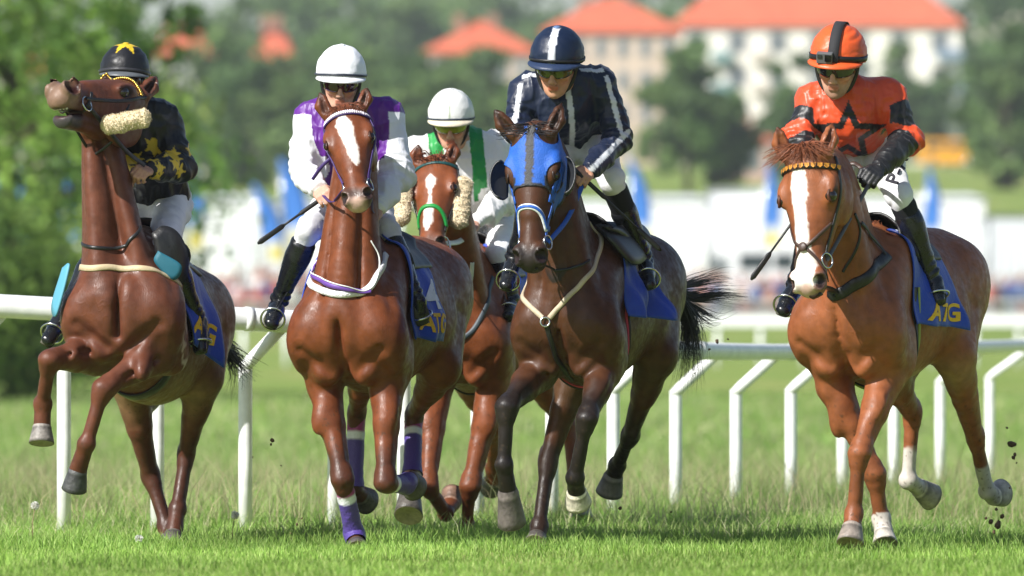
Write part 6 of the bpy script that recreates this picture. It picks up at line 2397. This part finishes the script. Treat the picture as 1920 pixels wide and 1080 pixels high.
# ------------------------------------------------------------------ whips and the helmet camera
def whip(a, b, label, grip=.0):
    a, b = np.asarray(a), np.asarray(b)
    root = empty('riding_whip', a)
    tag(root, label, 'whip', 'riding whips')
    d = nrm(b - a)
    L = np.linalg.norm(b - a)
    s = MB().tube([a - d * .06, a + d * L * .5, b - d * .16], [.0075, .006, .005], 8)
    s.build('shaft', M_black, root)
    MB().tube([a - d * .09, a - d * .08, a + d * .12, a + d * .14], [.004, .011, .011, .006], 10).build('grip', mat('rubber', (.015, .015, .016), rough=.7), root)
    MB().tube([b - d * .17, b - d * .15, b - d * .02, b], [.005, .013, .014, .005], 10, flat=.35).build('flap', M_black, root)


if 'h2' in RS:
    whip(RS['h2'].J['haR'] + A(.0, -.02, -.03), P(483, 457, .05), 'black whip pointing down from the purple and white jockey')
if 'h4' in RS:
    whip(RS['h4'].J['haL'] + A(.0, -.03, -.03), P(1240, 470, -.12), 'black whip slanting across the navy jockey\'s boot')
if 'h5' in RS:
    whip(RS['h5'].J['haR'] + A(-.03, .0, -.03), P(1408, 525, -.35), 'dark whip showing beyond the white-blazed muzzle')
    R = RS['h5']
    # elastic strap over the crown and the camera on the brow
    s = R.h(0, 0, 0)
    V = []
    ts = np.linspace(.06, math.pi - .2, 40)
    for w in (-.026, 0, .026):
        ph = ts
        c = np.cos(ph)
        p = R.hc + np.outer(c, R.f) * (R.hr[1] + .008) + np.outer(np.sin(ph), R.u) * (R.hr[2] + .008) + R.rt * (w + .004)
        V.append(p)
    V = np.concatenate(V); n = 40
    q = [(j * n + i, j * n + i + 1, (j + 1) * n + i + 1, (j + 1) * n + i) for j in range(2) for i in range(n - 1)]
    st = keep(mesh_from('head_strap', V, q, mat('elastic', (.018, .018, .021), rough=.8, bump=.3, bscale=200), None), R.he)
    md = st.modifiers.new('thickness', 'SOLIDIFY'); md.thickness = .005; md.offset = 0
    MB().box((0, 0, 0), (.001, .001, .001))
    def obox(c, sz, ax):
        sg = np.array([[x, y, z] for z in (-1, 1) for y in (-1, 1) for x in (-1, 1)], float) * np.asarray(sz) / 2
        return sg @ np.asarray(ax) + c, [(0, 2, 3, 1), (4, 5, 7, 6), (0, 1, 5, 4), (2, 6, 7, 3), (0, 4, 6, 2), (1, 3, 7, 5)]
    ax3 = (R.rt, R.f, R.u)
    up_ = R.hr[2]
    c = R.hc + R.f * (R.hr[1] + .012) + R.u * .036 - R.rt * .034
    V1, Q1 = obox(c, (.078, .034, .054), ax3)
    cm = keep(mesh_from('action_camera', V1, Q1, mat('camera_body', (.10, .105, .11), rough=.45), None, None, False), R.he)
    bv = cm.modifiers.new('edge', 'BEVEL'); bv.width = .004; bv.segments = 2
    V1, Q1 = obox(c + R.f * .020 + R.rt * .019 + R.u * .004, (.030, .010, .032), ax3)
    V2, Q2 = obox(c + R.f * .0185 - R.rt * .022 + R.u * .010, (.022, .004, .018), ax3)
    keep(mesh_from('lens', V1, Q1, mat('lens_glass', (.006, .006, .008), rough=.08), None, None, False), cm)
    keep(mesh_from('display', V2, Q2, mat('lcd', (.03, .034, .036), rough=.15), None, None, False), cm)
    # lettering on the thigh
    bb_ = bvh_of(R.bV, R.bQ)
    def thigh(u, v):
        out = []
        for a, b in zip(u, v):
            # the line of letters climbs steeply up the thigh
            px = 1660 + 24 * b + 20 * a
            py = 342 - 50 * a + 5 * b
            o = A(0, -CAMD, CAMZ)
            h = bb_.ray_cast(Vector(o), Vector(nrm(P(px, py, 0) - o)))
            out.append(np.array(h[0]) + np.array(h[1]) * .006 if h[0] is not None else P(px, py, -.05))
        return np.array(out)
    letters('P-A', thigh, 0, 1, 0, 1, (.012, .012, .02), [c_ for c_ in R.root.children if c_.name.startswith('breeches')][0], shear=.1, bold=.01)


# ------------------------------------------------------------------ dandelions and flying turf
def dandelion(px, d, h, label):
    b = gp(px, d)
    root = empty('dandelion', b)
    tag(root, label, 'dandelion', 'dandelion clocks in the grass')
    t = b + A(.01, 0, h)
    MB().tube([b, b + A(-.004, 0, h * .5), t], .0022, 6).build('stem', mat('dandelion_stem', (.22, .16, .08), rough=.6), root)
    r = np.random.default_rng(int(px))
    mb = MB().sphere(t, .005, 8, 6, (.3, .25, .15))
    for i in range(150):
        v = nrm(r.normal(0, 1, 3))
        s = nrm(np.cross(v, r.normal(0, 1, 3))) * .0028
        e = t + v * .0195
        mb.add([t + v * .004, e - s, e + s, e + v * .004], None, [(0, 1, 2), (1, 3, 2)], (.75, .74, .70))
    mb.build('clock', mat('dandelion_down', attr=True, rough=.9, trans=.4), root, True, True)


dandelion(62, 40.8, .20, 'white dandelion clock on a tall reddish stem at the left edge')
dandelion(437, 41.0, .15, 'dandelion clock beside the foot of a white post')
dandelion(257, 40.3, .045, 'short dandelion head low in the mown grass')


def clod(p, s, seed, label, group):
    V, Q = sphere_geo((0, 0, 0), A(1, .8, .7) * s, 10, 7)
    V = V * (1 + .45 * vnoise(V / s + seed * 3.1, 1.3) + .25 * vnoise(V / s + seed, 3))[:, None]
    o = mesh_from('turf_clod', V, Q, M_soil)
    o.location = p
    o.rotation_euler = (seed, seed * 2, seed * 3)
    tag(o, label, 'clod', group)


r_ = np.random.default_rng(5)
for i, (px, py, s) in enumerate([(1897, 832, .022), (1903, 852, .010), (1899, 858, .011), (1888, 802, .007), (1870, 985, .022), (1858, 978, .016), (1879, 968, .013), (1863, 998, .013), (1849, 972, .010), (1886, 940, .008), (1893, 915, .006), (1906, 868, .006), (1868, 955, .009), (1876, 1003, .012)]):
    clod(P(px, py, 1.2 + r_.uniform(-.2, .2)), s, i, 'dark clod of earth thrown up behind the right edge horse\'s hind hooves', 'clods behind the right edge horse')
for i, (px, py, s) in enumerate([(511, 826, .013), (508, 833, .007), (474, 857, .004), (557, 983, .008), (566, 972, .006), (527, 873, .005), (545, 1000, .006)]):
    clod(P(px, py, .8), s, i + 20, 'small clod of earth flying left of the purple wrapped legs', 'clods left of the wrapped legs')
for i, (px, py, s) in enumerate([(1345, 640, .012), (1330, 655, .007), (1163, 953, .011), (1258, 960, .006), (1302, 700, .004), (1365, 636, .005)]):
    clod(P(px, py, 1.6), s, i + 40, 'small clod of earth flying beside the dark bay horse\'s tail or hind hoof', 'clods near the bay tail')


# ------------------------------------------------------------------ air
hz = bpy.data.materials.new('haze')
hz.use_nodes = True
for n_ in list(hz.node_tree.nodes):
    if n_.type == 'BSDF_PRINCIPLED': hz.node_tree.nodes.remove(n_)
pv_ = hz.node_tree.nodes.new('ShaderNodeVolumePrincipled')
pv_.inputs['Color'].default_value = (.86, .90, .95, 1)
pv_.inputs['Density'].default_value = .00019
pv_.inputs['Anisotropy'].default_value = .2
hz.node_tree.links.new(pv_.outputs[0], hz.node_tree.nodes['Material Output'].inputs['Volume'])
o = MB().box((0, 1480, 42), (3400, 3200, 100)).build('haze', hz, None, False)
tag(o, 'thin summer haze in the air over the whole racecourse', 'haze', kind='stuff')
